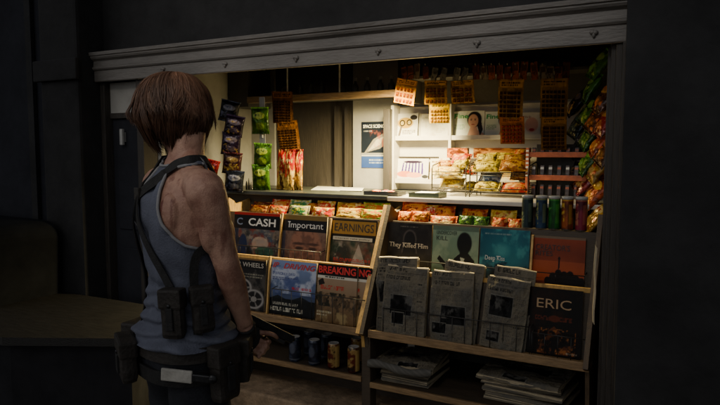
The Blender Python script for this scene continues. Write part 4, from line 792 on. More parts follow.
# ------------------------------------------------------------------ counter things
def counter_tray(label, pl, prr, py, yy, dp, mat, hh=.03):
    a = atY(pl, py, yy); c = atY(prr, py, yy); e = empty('counter_tray', ((a.x + c.x) / 2, yy, 1.2465), label=label, cat='tray'); wd = c.x - a.x
    b = MB().box((-wd / 2, 0, 0), (wd / 2, dp, .006)); b.box((-wd / 2, -.006, 0), (wd / 2, 0, hh)); b.box((-wd / 2, dp, 0), (wd / 2, dp + .006, hh)); b.box((-wd / 2 - .006, -.006, 0), (-wd / 2, dp + .006, hh)); b.box((wd / 2, -.006, 0), (wd / 2 + .006, dp + .006, hh)); b.build('tray', M[mat], e); return e, wd
e, wd = counter_tray('dark tray on the counter with red and white packets inside', 365, 397, 190, 3.20, .10, 'black', .022)
for i in range(3): setp(bar_pack(['red packet lying in the dark tray', 'white packet lying in the dark tray', 'small red packet at the right in the dark tray'][i], e.location.x - .04 + i * .04, 3.22 + .02 * (i % 2), 1.262, .05, .03, .014, [red, ((.8, .8, .76), (.7, .2, .2), (.5, .5, .5)), red][i], 7 + i, R(-75), R(20 - 30 * i)))
e, wd = counter_tray('dark green tray holding cream cards on the right counter', 410, 438, 194, 3.20, .11, 'tray', .026); e.location.z = 1.2425
m = mesh_obj('paper_slip', [(-.06, .01, 0), (.055, .015, 0), (.06, .09, .004), (-.055, .095, .003)], [(0, 1, 2, 3)], M['white']); m.location = (e.location.x, 3.20, 1.268); setp(m, 'cream slip lying on the dark green tray', 'paper')
def slip(label, pts, zz=1.2475):
    b = MB(); v = [atZ(px, py, zz) for px, py in pts]; c = sum(v, Vector()) / len(v); b.add([q - c for q in v] + [q - c + Vector((0, 0, .002)) for q in v], [(0, 1, 2, 3), (7, 6, 5, 4), (0, 4, 5, 1), (1, 5, 6, 2), (2, 6, 7, 3), (3, 7, 4, 0)]); o = b.build('paper_sheet', M['white'], None, loc=c); return setp(o, label, 'paper')
slip('white paper sheet on the counter, larger one left of the dark tray', [(311, 190), (345, 191), (349, 186.5), (318, 186)])
slip('folded white paper sheet lying right of the larger sheet', [(340, 190.5), (362, 191), (364, 188), (342, 187.5)], 1.251)
slip('small white slip on the counter under the green chip bags', [(252, 189.5), (266, 190), (267, 186.5), (253, 186)], 1.2485)
# small dark items by the left
b = MB()
for x, h in [(-.02, .05), (.0, .07), (.02, .045)]: b.lathe([(.006, 0), (.007, h * .6), (.003, h), (.001, h + .004)], (x, 0, 0), 10)
q = atY(249, 188, 3.3); o = b.build('dark_ornament', M['black'], None, smooth=True, loc=(q.x, 3.3, 1.246)); setp(o, 'small dark pronged ornament at the left end of the counter', 'ornament')
# two wire stands with snacks
def wire_stand(label, x0, x1, y0, y1, levels, snacks):
    base = Vector(((x0 + x1) / 2, (y0 + y1) / 2, 1.2425)); e = empty('wire_stand', base, label=label, cat='stand'); L_ = lambda p: tuple(Vector(p) - base)
    zt = 1.2425 + levels[-1][0] + .055
    for x in (x0, x1):
        b = MB(); b.tube([L_((x, y0, 1.2425)), L_((x, y0, zt - .02)), L_((x, y0 + .012, zt - .003)), L_((x, y0 + .03, zt)), L_((x, y1 - .02, zt + .02)), L_((x, y1, zt)), L_((x, y1, 1.2425))], .0036, 6)
        b.tube([L_((x, y0, 1.2425 + .012)), L_((x, y1, 1.2425 + .05))], .0026, 6)
        b.build('side_frame', M['wire'], e, smooth=True)
    for h, tilt in levels:
        b = MB()
        for t in np.linspace(0, 1, 5): b.tube([L_((x0, y0 + (y1 - y0) * t, 1.2425 + h + tilt * t)), L_((x1, y0 + (y1 - y0) * t, 1.2425 + h + tilt * t))], .0022, 5)
        b.tube([L_((x0, y0, 1.2425 + h + .018)), L_((x1, y0, 1.2425 + h + .018))], .0028, 5); b.build('wire_shelf', M['wire'], e, smooth=True)
xa = atY(432, 180, 3.36).x; xb = atY(466, 180, 3.36).x; xc_ = atY(471, 180, 3.40).x; xd_ = atY(529, 180, 3.40).x
wire_stand('left black wire snack stand on the lit counter, narrower one', xa, xb, 3.36, 3.55, [(.03, .03), (.12, .03)], None)
wire_stand('right black wire snack stand on the counter, wider one', xc_, xd_, 3.38, 3.58, [(.03, .03), (.12, .03)], None)
ywh = ((.84, .78, .52), (.88, .74, .14), (.6, .45, .15)); yb = ((.86, .74, .06), (.90, .82, .30), (.35, .25, .04)); gb = ((.68, .44, .08), (.80, .60, .20), (.45, .2, .08)); bw = ((.85, .86, .86), (.35, .45, .62), (.2, .22, .28)); ro = ((.76, .13, .03), (.9, .55, .2), (.95, .8, .4))
stand = [(434, 462, 168, 3.40, ywh, .075, 'white and yellow snack bag on the upper level of the left wire stand'), (438, 463, 179, 3.42, ywh, .07, 'pale snack bag laid on the lower level of the left wire stand'), (450, 470, 155, 3.46, rdk, .07, 'red topped snack bag at the back of the left wire stand'), (452, 468, 161, 3.43, yb, .06, 'yellow snack bag tucked at the right of the left wire stand'),
         (472, 500, 162, 3.42, yb, .07, 'bright yellow snack bag on the upper level of the right wire stand'), (475, 497, 155, 3.47, yb, .06, 'yellow snack bag at the back of the upper level, right wire stand'), (499, 528, 160, 3.42, gb, .075, 'golden brown snack bag on the upper level of the right wire stand'), (473, 499, 182, 3.42, yb, .06, 'yellow snack bag on the lower level of the right wire stand'), (477, 500, 173, 3.46, bw, .07, 'white and blue snack bag behind the lower yellow one'), (500, 528, 183, 3.42, ro, .062, 'red and orange snack box on the lower level of the right wire stand'), (503, 527, 155, 3.48, gb, .06, 'brown snack bag at the back right of the right wire stand')]
stand += [(462, 476, 166, 3.44, ro, .06, 'red snack bag filling the gap between the two wire stands'), (463, 475, 182, 3.46, yb, .055, 'yellow snack bag low between the two wire stands'), (484, 512, 153, 3.53, yb, .06, 'yellow snack bag topping the back of the right wire stand'), (510, 529, 171, 3.47, gb, .06, 'golden snack bag in the middle right of the right wire stand'), (436, 452, 161, 3.47, gb, .06, 'golden snack bag at the back left of the left wire stand'), (514, 530, 150, 3.54, ro, .05, 'red snack bag at the back right corner by the display')]
for i, (pl, pr2, py, yy, cols, hh, lb_) in enumerate(stand):
    a = atY(pl, py, yy); c = atY(pr2, py, yy); bar_pack(lb_, (a.x + c.x) / 2, yy, a.z - hh * .8, c.x - a.x, hh * 1.1, .045, cols, 130 + 3 * i, R(-38 + random.uniform(-6, 6)), R(random.uniform(-8, 8)), name='snack_bag', cat='snack bag')
# boxes of snacks on the wall shelf behind
def carton(label, pl, prr, pt, pb, yy, dp, cols, seed):
    a = atY(pl, pt, yy); c = atY(prr, pb, yy); wd = c.x - a.x; h = a.z - c.z; e = empty('snack_carton', ((a.x + c.x) / 2, yy, c.z), label=label, cat='carton')
    ar = snack_art(60, 16, *cols, seed); sheet('front', wd, h, ar, M['card'], e, y=-.0008); MB().box((-wd / 2, 0, 0), (wd / 2, dp, h)).build('box', M['rope'], e); return e
carton('orange carton with dark end behind the left wire stand', 447, 467.5, 148, 158, 3.62, .03, ((.78, .42, .12), (.3, .14, .06), (.5, .25, .1)), 3)
carton('long brown carton on the wall behind the right wire stand', 473.5, 530, 148, 158.5, 3.62, .03, ((.36, .18, .09), (.6, .4, .2), (.7, .5, .25)), 5)

# chocolate bar display at the right
A = atY(528, 146, 3.46); B = atY(586, 198, 3.46); DB = Vector(((A.x + B.x) / 2, 3.5, 1.2425)); cdp = empty('candy_display', DB, label='orange red tiered display of dark chocolate bars at the right of the counter', cat='display')
x0, x1 = A.x, min(B.x, -.42) - 0.0
Lc = lambda mb, n_, m_: setattr(mb.build(n_, m_, cdp), 'location', tuple(-DB))
M['trim'] = paint('orange_red_card_trim', (.42, .10, .035), .5, .4, 40, .1, 60); M['choc'] = paint('dark_chocolate_wrap', (.05, .028, .02), .35, .5, 60, .2, 80)
tz = [1.2425, atY(550, 178, 3.46).z - .012, atY(550, 155, 3.46).z - .012]
b = MB()
for z in tz[1:]: b.box((x0, 3.44, z), (x1, 3.452, z + .028), bev=.002)
Lc(b, 'trim', M['trim'])
b = MB().box((x0 - .004, 3.43, 1.2425), (x0 + .014, 3.46, tz[2] + .05), bev=.002); Lc(b, 'end_post', M['trim'])
b = MB()
for k in range(7): b.box((x0 - .002, 3.4285, tz[1] + .02 + k * .022), (x0 + .012, 3.4298, tz[1] + .03 + k * .022))
Lc(b, 'white_mark', M['white'])
b = MB()
for z in tz[1:]: b.box((x0 + .015, 3.452, z), (x1, 3.60, z + .006))
b.box((x0 + .015, 3.60, 1.2425), (x1, 3.61, tz[2] + .07)); Lc(b, 'shelf', M['darkpanel'])
cb_lab = ['lowest', 'middle', 'top']
for t, z in enumerate(tz):
    for k in range(6):
        xx = x0 + .030 + k * (x1 - x0 - .04) / 6; zb = z + (.007 if t else .001)
        b = MB().box((-.011, -.008, 0), (.011, .008, .072 if t < 2 else .045), bev=.003); o = b.build('wrapper', M['choc'], None, loc=(0, 0, 0)); e = empty('chocolate_bar', (xx, 3.475 + .004 * (k % 2), zb), (R(-8), 0, R(random.uniform(-6, 6))), 'dark wrapped chocolate bar, %s from the left in the %s tier of the display' % (['first', 'second', 'third', 'fourth', 'fifth', 'sixth'][k], cb_lab[t]), 'chocolate bar', 'chocolate bars in the tiered display'); o.parent = e
        bb = MB().box((-.0085, -.0095, .05), (.0085, -.0084, .062)) if t < 2 else MB().box((-.0085, -.0095, .024), (.0085, -.0084, .036)); bb.build('band', M['white'] if (t == 1 and k in (0, 1, 2, 4)) else M['trim'], e)

#PERSON
# ------------------------------------------------------------------ the woman
M['skin'] = None
def skin_mat():
    m, nt, b = new_mat('skin'); N = nt.nodes; L = nt.links
    tc = N.new('ShaderNodeTexCoord'); n1 = N.new('ShaderNodeTexNoise'); n1.inputs['Scale'].default_value = 13; n1.inputs['Detail'].default_value = 9; n1.inputs['Roughness'].default_value = .7; L.new(tc.outputs['Object'], n1.inputs['Vector'])
    cr = N.new('ShaderNodeValToRGB'); e = cr.color_ramp.elements; e[0].position = .34; e[0].color = (.25, .118, .084, 1); e[1].position = .60; e[1].color = (.46, .27, .195, 1)
    L.new(n1.outputs['Fac'], cr.inputs['Fac'])
    at = N.new('ShaderNodeAttribute'); at.attribute_name = 'Col'   # scratches and grime on the shoulder
    mp = N.new('ShaderNodeMapping'); mp.inputs['Scale'].default_value = (26, 26, 7); mp.inputs['Rotation'].default_value = (.3, .7, .2); L.new(tc.outputs['Object'], mp.inputs['Vector'])
    n2 = N.new('ShaderNodeTexNoise'); n2.inputs['Scale'].default_value = 1.6; n2.inputs['Detail'].default_value = 5; L.new(mp.outputs['Vector'], n2.inputs['Vector'])
    c2 = N.new('ShaderNodeValToRGB'); c2.color_ramp.elements[0].position = .52; c2.color_ramp.elements[1].position = .62; L.new(n2.outputs['Fac'], c2.inputs['Fac'])
    mu = N.new('ShaderNodeMath'); mu.operation = 'MULTIPLY'; L.new(c2.outputs['Color'], mu.inputs[0]); L.new(at.outputs['Color'], mu.inputs[1])
    mx = N.new('ShaderNodeMix'); mx.data_type = 'RGBA'; mx.inputs['B'].default_value = (.13, .032, .025, 1); L.new(mu.outputs[0], mx.inputs['Factor']); L.new(cr.outputs['Color'], mx.inputs['A']); L.new(mx.outputs['Result'], b.inputs['Base Color'])
    b.inputs['Roughness'].default_value = .48; b.inputs['Specular IOR Level'].default_value = .4
    bp = N.new('ShaderNodeBump'); bp.inputs['Strength'].default_value = .3; bp.inputs['Distance'].default_value = .006; n3 = N.new('ShaderNodeTexNoise'); n3.inputs['Scale'].default_value = 240; L.new(tc.outputs['Object'], n3.inputs['Vector']); L.new(n3.outputs['Fac'], bp.inputs['Height']); L.new(bp.outputs['Normal'], b.inputs['Normal'])
    return m
M['skin'] = skin_mat()
M['tank'] = paint('blue_grey_ribbed_cotton', (.122, .130, .172), .9, .28, 9, .35, 190, spec=.15, stretch=(1, 1, 1))
M['piping'] = paint('pale_cotton_edge', (.26, .26, .27), .9, .2, 30, .2, 150, spec=.15)
M['webbing'] = paint('black_webbing', (.028, .027, .027), .75, .35, 40, .3, 200, spec=.25)
M['leather'] = paint('dark_brown_leather', (.035, .030, .026), .6, .4, 18, .3, 90, spec=.3)
M['trousers'] = paint('dark_navy_cloth', (.030, .031, .037), .9, .35, 12, .35, 140, spec=.15)
M['tag'] = paint('dirty_white_patch', (.40, .38, .34), .7, .35, 24, .2, 80)
M['gun'] = paint('black_gun_metal', (.03, .03, .032), .35, .3, 40, .1, 120, metallic=.5)
M['hair'] = printed('brown_hair', .5, 0, 0, 40, .3, 1.0, .35, 30)
PB = Vector((-1.475, 1.505, 0)); PR = R(-22)
per = empty('person', PB, (0, 0, PR), 'woman with brown bob, blue grey tank top and black harness, back turned, facing the newsstand', 'person')
Minv = Matrix.Rotation(-PR, 4, 'Z')
def toL(p): return Minv @ (Vector(p) - PB)
TZ = [.78, .84, .90, .95, 1.02, 1.08, 1.15, 1.22, 1.29, 1.35, 1.385, 1.41, 1.43, 1.45, 1.475, 1.50, 1.56]
TA = [.160, .170, .170, .158, .140, .136, .143, .153, .163, .168, .158, .135, .104, .074, .056, .051, .050]
TB = [.115, .122, .120, .110, .100, .098, .104, .112, .114, .106, .094, .082, .070, .061, .055, .053, .054]
TY = [.0, .0, .0, .005, .010, .010, .006, .0, -.002, .0, .003, .006, .010, .014, .018, .022, .03]
def tpar(z): return np.interp(z, TZ, TA), np.interp(z, TZ, TB), np.interp(z, TZ, TY)
def surf(phi, z, off=0.0):
    a, b_, y = tpar(z); a2, b2, y2 = tpar(z - .012); a3, b3, y3 = tpar(z + .012); a = (a + a2 + a3) / 3; b_ = (b_ + b2 + b3) / 3; y = (y + y2 + y3) / 3
    c, s_ = math.cos(phi), math.sin(phi); e = 2 / 2.35
    x = (a + off) * math.copysign(abs(c) ** e, c); yy = (b_ + off) * math.copysign(abs(s_) ** e, s_)
    if s_ < 0 and 1.0 < z < 1.42: yy += .012 * math.exp(-(x / .022) ** 2)          # hollow of the spine
    return Vector((x, y + yy, z))
def chain(mb, pts, rad, seg=14): mb.tube(pts, rad, seg)
def interp_pts(pts, rad, n=5):
    P = [Vector(p) for p in pts]; out = []; ro = []
    for i in range(len(P) - 1):
        p0 = P[max(i - 1, 0)]; p1 = P[i]; p2 = P[i + 1]; p3 = P[min(i + 2, len(P) - 1)]
        for k in range(n):
            t = k / n; out.append(.5 * ((2 * p1) + (p2 - p0) * t + (2 * p0 - 5 * p1 + 4 * p2 - p3) * t * t + (3 * p1 - p0 - 3 * p2 + p3) * t ** 3)); ro.append(rad[i] * (1 - t) + rad[i + 1] * t)
    out.append(P[-1]); ro.append(rad[-1]); return out, ro
body = MB()
zs = np.arange(.78, 1.561, .015)
body.loft([[surf(2 * PI * k / 48, z) for k in range(48)] for z in zs])
# trapezius, shoulder blades
for sx in (1, -1):
    pts, rr = interp_pts([(sx * .03, .02, 1.475), (sx * .09, .0, 1.425), (sx * .15, -.004, 1.392)], [.036, .040, .046]); chain(body, pts, rr)
    body.ball((sx * .088, -.078, 1.30), (.052, .030, .075), seg=18, rot=Matrix.Rotation(R(sx * 14), 3, 'Y'))
# arms
SH = {1: Vector((.176, -.004, 1.385)), -1: Vector((-.176, .004, 1.385))}
EL = {1: toL(atD(228, 268, 1.93)), -1: Vector((-.235, .08, 1.13))}
WR = {1: toL(atD(245, 324, 2.03)), -1: Vector((.02, .27, .965))}
WR[-1] = toL(atD(233, 318, 2.16)) - Vector((.05, 0, -.02))
for sx in (1, -1):
    s_, e_, w_ = SH[sx], EL[sx], WR[sx]
    pts, rr = interp_pts([s_ + Vector((-sx * .05, 0, .012)), s_ + Vector((sx * .004, 0, -.002)), s_.lerp(e_, .22) + Vector((sx * .010, 0, 0)), s_.lerp(e_, .55), s_.lerp(e_, .85), e_, e_.lerp(w_, .22), e_.lerp(w_, .5), e_.lerp(w_, .8), w_], [.050, .060, .055, .048, .041, .039, .042, .037, .029, .026])
    chain(body, pts, rr, 18)
    body.ball(s_ + Vector((sx * .008, 0, -.014)), (.054, .060, .064), seg=18); body.ball(s_.lerp(e_, .22) + Vector((sx * .022, .004, 0)), (.040, .046, .060), seg=16); body.ball(s_.lerp(e_, .50) + Vector((sx * .004, -.020, 0)), (.036, .036, .075), seg=16); body.ball(s_.lerp(e_, .58) + Vector((0, .020, 0)), (.034, .034, .06), seg=16)
# hands round the grip: hand frame Y = barrel, Z up
GP = toL(atD(250, 337, 2.10)); GR = Euler((R(-32), 0, R(-6))).to_matrix()
def H(p): return GP + GR @ Vector(p)
def hand(sx):
    mb = body; ox = .020 if sx > 0 else -.030; fy = 0 if sx > 0 else .014; dz = 0 if sx > 0 else -.008
    palm = [(ox * 1.05, -.028 + fy, .016 + dz), (ox * 1.15, -.004 + fy, .004 + dz), (ox * 1.1, .016 + fy, -.012 + dz)]
    mb.ball(H((ox * 1.08, -.010 + fy, -.006 + dz)), (.014, .036, .042), seg=14, rot=GR)
    wr = WR[sx]; pts, rr = interp_pts([wr, wr.lerp(H((ox * 1.1, -.035 + fy, .006 + dz)), .6), H((ox * 1.1, -.015 + fy, 0 + dz))], [.027, .025, .022]); chain(mb, pts, rr, 14)
    for i, (z, ln) in enumerate([(.026, 1.0), (.006, 1.08), (-.013, 1.0), (-.031, .82)]):
        z += dz
        if i == 0 and sx > 0: P_ = [(ox * 1.1, .010, z), (ox * 1.15, .045, z + .012), (ox * .95, .070, z + .014), (ox * .55, .088, z + .010)]
        else:
            k = .62 if sx > 0 else .8
            P_ = [(ox * 1.1, .012 + fy, z), (ox * 1.05, .040 * ln + fy, z - .002), (-ox * .15, .056 * ln + fy, z - .004), (-ox * k * 1.45, .036 * ln + fy, z - .005)]
        pts, rr = interp_pts([H(q) for q in P_], [.0098, .0090, .0082, .0068], 4); chain(mb, pts, rr, 10); mb.ball(pts[-1], rr[-1] * 1.02, seg=8)
    P_ = [(ox * .9, -.03 + fy, .022 + dz), (ox * .35, -.022 + fy, .042 + dz), (-ox * .35, .008 + fy, .046 + dz), (-ox * .55, .034 + fy, .044 + dz)] if sx > 0 else [(ox * .9, -.028 + fy, .02), (ox * .95, .0 + fy, .036), (ox * .85, .03 + fy, .042), (ox * .7, .055 + fy, .044)]
    pts, rr = interp_pts([H(q) for q in P_], [.013, .0115, .0095, .0075], 4); chain(mb, pts, rr, 10); mb.ball(pts[-1], rr[-1] * 1.02, seg=8)
hand(1); hand(-1)
# legs and feet
for sx in (1, -1):
    pts, rr = interp_pts([(sx * .085, .0, .84), (sx * .095, .01, .66), (sx * .105, .015, .47), (sx * .11, -.01, .33), (sx * .112, -.015, .10), (sx * .112, .0, .06)], [.088, .078, .054, .055, .036, .036]); chain(body, pts, rr, 20)
    pts, rr = interp_pts([(sx * .112, -.03, .045), (sx * .118, .06, .045), (sx * .125, .16, .03)], [.042, .042, .03]); chain(body, pts, rr, 14)
# head
HC = toL(atD(180, 110, 2.07)); HR = Euler((R(-5), R(-3), R(13))).to_matrix()
def HD(p): return HC + HR @ Vector(p)
def hb(o, r): body.ball(HD(o), r, seg=24, rot=HR)
hb((0, -.012, .02), (.074, .094, .092)); hb((0, .030, -.035), (.060, .066, .070)); hb((0, .045, -.088), (.036, .038, .030)); hb((0, .06, .015), (.052, .035, .05)); hb((0, .040, -.05), (.052, .052, .048))
pts, rr = interp_pts([HD((0, .092, .018)), HD((0, .104, -.008)), HD((0, .114, -.026)), HD((0, .100, -.034))], [.008, .010, .0125, .010]); chain(body, pts, rr, 12)
for sx in (1, -1):
    hb((sx * .009, .102, -.031), (.008, .009, .007)); hb((sx * .03, .084, .030), (.022, .012, .008)); hb((sx * .040, .066, -.022), (.022, .022, .018)); hb((sx * .076, -.006, -.010), (.008, .018, .030))
hb((0, .090, -.058), (.022, .010, .006)); hb((0, .088, -.067), (.019, .010, .007))
pts, rr = interp_pts([(0, .012, 1.43), (0.002, .024, 1.49), HD((0, -.02, -.07))], [.056, .052, .056]); chain(body, pts, rr, 20)
tmp = body.build('tmpbody', None)
md = tmp.modifiers.new('r', 'REMESH'); md.mode = 'VOXEL'; md.voxel_size = .0042; sm = tmp.modifiers.new('s', 'SMOOTH'); sm.factor = .5; sm.iterations = 5
bpy.context.view_layer.update()
bme = bpy.data.meshes.new_from_object(tmp.evaluated_get(bpy.context.evaluated_depsgraph_get())); bpy.data.objects.remove(tmp)
bme.name = 'body'; bme.materials.clear(); bme.materials.append(M['skin']); nv = len(bme.vertices); co = np.zeros(nv * 3); bme.vertices.foreach_get('co', co); co = co.reshape(-1, 3)
wd_ = .12 + .85 * np.exp(-(((co - np.array([.10, -.09, 1.36])) / np.array([.07, .08, .07])) ** 2).sum(1)) + .45 * np.exp(-(((co - np.array(list(SH[1].lerp(EL[1], .6)))) / np.array([.08, .08, .12])) ** 2).sum(1))
at_ = bme.color_attributes.new('Col', 'FLOAT_COLOR', 'POINT'); arr = np.ones((nv, 4), dtype=np.float32); arr[:, :3] = np.clip(wd_, 0, 1)[:, None]; at_.data.foreach_set('color', arr.ravel())
bme.polygons.foreach_set('use_smooth', [True] * len(bme.polygons)); bo = bpy.data.objects.new('body', bme); COL.objects.link(bo); bo.parent = per
for sx in (1, -1):
    e = MB().ball(HD((sx * .030, .079, .010)), .0125, seg=14).build('eye', M['white'], per, smooth=True); MB().ball(HD((sx * .031, .0885, .010)), .006, seg=10).build('iris', M['leather'], e, smooth=True)
    m = MB(); m.tube([HD((sx * .014, .092, .033)), HD((sx * .032, .088, .039)), HD((sx * .048, .074, .034))], [.0025, .003, .0015], 6); m.build('eyebrow', M['leather'], per, smooth=True)
MB().ball(HD((0, .097, -.058)), (.021, .006, .005), seg=12, rot=HR).ball(HD((0, .095, -.066)), (.018, .006, .006), seg=12, rot=HR).build('lips', paint('lips', (.22, .07, .06), .4, .2, 20, 0), per, smooth=True)
# tank top
from mathutils.bvhtree import BVHTree
BV = BVHTree.FromPolygons([v.co.copy() for v in bme.vertices], [tuple(f.vertices) for f in bme.polygons])
def wsurf(phi, z, off=0.0):
    # the drawn torso section, pushed out to the modelled body where that stands proud
    s0 = surf(phi, z, off)
    if z < 1.22: return s0
    c0 = Vector((0, float(np.interp(z, TZ, TY)), z)); d = s0 - c0; r0 = d.length; d.normalize(); r1 = 0; o = c0
    for _ in range(4):
        h = BV.ray_cast(o, d, .3)
        if h[0] is None: break
        t_ = (h[0] - c0).length
        if h[1].dot(d) > 0: r1 = t_; break
        o = h[0] + d * .001
    return c0 + d * max(r0, min(r1 + off, .19))
AW_Z = [1.20, 1.215, 1.24, 1.28, 1.33, 1.38, 1.42, 1.437, 1.450, 1.460]; AW = [0, 24, 40, 55, 66, 70, 70, 64, 42, 0]
def arm_w(z): return R(float(np.interp(z, AW_Z, AW)))
def neck_z(phi): sn = math.sin(phi); return 1.486 - (.030 * abs(sn) if sn < 0 else .106 * sn)
def tank_off(phi, z):
    low = max(0, min(1, (1.12 - z) / .22)); o = .0075
    o += low * (.0095 * math.sin(z * 150 + 1.6 * math.sin(phi * 2 + .4) + 2.2 * mnoise.noise((math.cos(phi) * 2, math.sin(phi) * 2, z * 6))) + .009)
    o += .004 * mnoise.noise((math.cos(phi) * 3, math.sin(phi) * 3, z * 9)) * (1 + low)
    o += .0045 * max(0, 1 - abs(z - 1.10) / .14) * math.sin(z * 62 + phi * 3.2 + 2.5 * mnoise.noise((math.cos(phi) * 2.5, math.sin(phi) * 2.5, z * 4)))
    o += .016 * max(0, min(1, (.945 - z) / .03))
    return max(o, .004)
tv = []; tf = []; NP, NZ = 180, 150; Z0, Z1 = .898, 1.490
for j in range(NZ + 1):
    z = Z0 + (Z1 - Z0) * j / NZ
    for k in range(NP): phi = 2 * PI * k / NP - PI; tv.append(wsurf(phi, z, tank_off(phi, z)))
def keep(phi, z):
    d = min(abs(phi), abs(abs(phi) - PI)); return not (1.20 < z < 1.46 and d < arm_w(z)) and z < neck_z(phi)
for j in range(NZ):
    for k in range(NP):
        if keep(2 * PI * (k + .5) / NP - PI, Z0 + (Z1 - Z0) * (j + .5) / NZ): tf.append((j * NP + k, j * NP + (k + 1) % NP, (j + 1) * NP + (k + 1) % NP, (j + 1) * NP + k))
used = sorted({i for f in tf for i in f}); rm = {u: i for i, u in enumerate(used)}
tank = mesh_obj('tank_top', [tv[u] for u in used], [tuple(rm[i] for i in f) for f in tf], M['tank'], per, smooth=True)
for side in (0, PI):
    pts = []
    for z in np.linspace(1.459, 1.20, 50): pts.append(wsurf(side - arm_w(z), z, .009))
    for z in np.linspace(1.20, 1.459, 50): pts.append(wsurf(side + arm_w(z), z, .009))
    MB().tube(pts, .0048, 8).build('armhole_piping', M['piping'], tank, smooth=True)
pts = [wsurf(p, neck_z(p) - .004, .009) for p in np.linspace(-PI, PI, 70)]; MB().tube(pts, .0042, 8).build('neck_piping', M['piping'], tank, smooth=True)
# trousers and boots
tr = MB(); tr.loft([[surf(2 * PI * k / 40, z, .014 + .004 * math.sin(k * 1.3 + z * 40)) for k in range(40)] for z in np.arange(.78, .900, .012)])
for sx in (1, -1):
    pts, rr = interp_pts([(sx * .082, .0, .86), (sx * .096, .01, .66), (sx * .106, .015, .47), (sx * .111, -.008, .33), (sx * .113, -.012, .20)], [.102, .092, .070, .068, .058]); chain(tr, pts, rr, 24)
tmp = tr.build('tmptr', None); md = tmp.modifiers.new('r', 'REMESH'); md.mode = 'VOXEL'; md.voxel_size = .007; sm = tmp.modifiers.new('s', 'SMOOTH'); sm.iterations = 6
bpy.context.view_layer.update(); me = bpy.data.meshes.new_from_object(tmp.evaluated_get(bpy.context.evaluated_depsgraph_get())); bpy.data.objects.remove(tmp)
for v in me.vertices:
    n_ = mnoise.noise(Vector((v.co.x * 9, v.co.y * 9, v.co.z * 16))); v.co += v.normal * n_ * .006
me.materials.clear(); me.materials.append(M['trousers']); me.polygons.foreach_set('use_smooth', [True] * len(me.polygons)); to = bpy.data.objects.new('trousers', me); COL.objects.link(to); to.parent = per
for sx in (1, -1):
    m = MB(); pts, rr = interp_pts([(sx * .112, -.015, .30), (sx * .112, -.015, .18), (sx * .112, -.008, .09), (sx * .112, .0, .06)], [.072, .062, .054, .052]); chain(m, pts, rr, 20)
    pts, rr = interp_pts([(sx * .112, -.045, .045), (sx * .118, .06, .05), (sx * .125, .18, .035)], [.046, .05, .036]); chain(m, pts, rr, 16); b_ = m.build('boot', M['leather'], per, smooth=True)
    MB().box((sx * .118 - .05, -.10, 0), (sx * .118 + .05, .22, .022), bev=.01).build('sole', M['black'], b_)
# belt, harness straps and pouches
def band(z0, z1, off, mat, name, par, n=60):
    m = MB(); rs = []
    for z, o in [(z0, off), (z0, off + .005), (z1, off + .005), (z1, off)]: rs.append([surf(2 * PI * k / n, z, o) for k in range(n)])
    m.loft(rs, cap=False); return m.build(name, mat, par, smooth=False)
belt = band(.862, .908, .022, M['leather'], 'belt', per)
def ribbon(path, wdt, off, name, par, mat, th=.004):
    P = [wsurf(p, z, off) for p, z in path]; P, _ = interp_pts(P, [1] * len(P), 6); N_ = []
    for q in P: a_, b2, y_ = tpar(q.z); N_.append(Vector((q.x / (a_ + .03) ** 2, (q.y - y_) / (b2 + .03) ** 2, .15 if q.z < 1.43 else 6)).normalized())
    v = []; f = []
    for i, q in enumerate(P):
        d = (P[min(i + 1, len(P) - 1)] - P[max(i - 1, 0)]).normalized(); sd_ = d.cross(N_[i]).normalized() * wdt / 2; o = N_[i] * th
        v += [q - sd_, q + sd_, q + sd_ + o, q - sd_ + o]
    for i in range(len(P) - 1):
        for k in range(4): f.append((i * 4 + k, i * 4 + (k + 1) % 4, i * 4 + 4 + (k + 1) % 4, i * 4 + 4 + k))
    f += [(3, 2, 1, 0), tuple(len(v) - 4 + k for k in range(4))]
    return mesh_obj(name, v, f, mat, par)
D_ = lambda d: R(d)
har = ribbon([(D_(-112), 1.355), (D_(-96), 1.385), (D_(-80), 1.415), (D_(-62), 1.442), (D_(-40), 1.460), (D_(-15), 1.470), (D_(15), 1.470), (D_(40), 1.455), (D_(62), 1.42), (D_(70), 1.37)], .030, .013, 'harness_strap', per, M['webbing'])
ribbon([(D_(-110), 1.355), (D_(-118), 1.395), (D_(-128), 1.43), (D_(-145), 1.457), (D_(-165), 1.468), (D_(-195), 1.470), (D_(-220), 1.455), (D_(-242), 1.42), (D_(-250), 1.37)], .030, .013, 'harness_strap', per, M['webbing'])
ribbon([(D_(-113), 1.36), (D_(-119), 1.28), (D_(-126), 1.20), (D_(-136), 1.10), (D_(-142), 1.0), (D_(-146), .90)], .028, .017, 'harness_strap', per, M['webbing'])
ribbon([(D_(-111), 1.36), (D_(-97), 1.28), (D_(-80), 1.20), (D_(-60), 1.12), (D_(-46), 1.06)], .026, .016, 'harness_strap', per, M['webbing'])
ribbon([(D_(-12), .90), (D_(-14), 1.0), (D_(-16), 1.08), (D_(-14), 1.16), (D_(-4), 1.2), (D_(14), 1.22)], .026, .016, 'harness_strap', per, M['webbing'])
q = surf(D_(-111), 1.362, .018); MB().box((q.x - .018, q.y - .006, q.z - .02), (q.x + .018, q.y + .004, q.z + .02), bev=.003).build('strap_buckle', M['leather'], per)
def on_body(phi, z, off): 
    p = surf(D_(phi), z, off); a_, b2, y_ = tpar(z); n_ = Vector((p.x / a_ ** 2, (p.y - y_) / b2 ** 2, 0)).normalized(); return p, math.atan2(n_.y, n_.x) + PI / 2
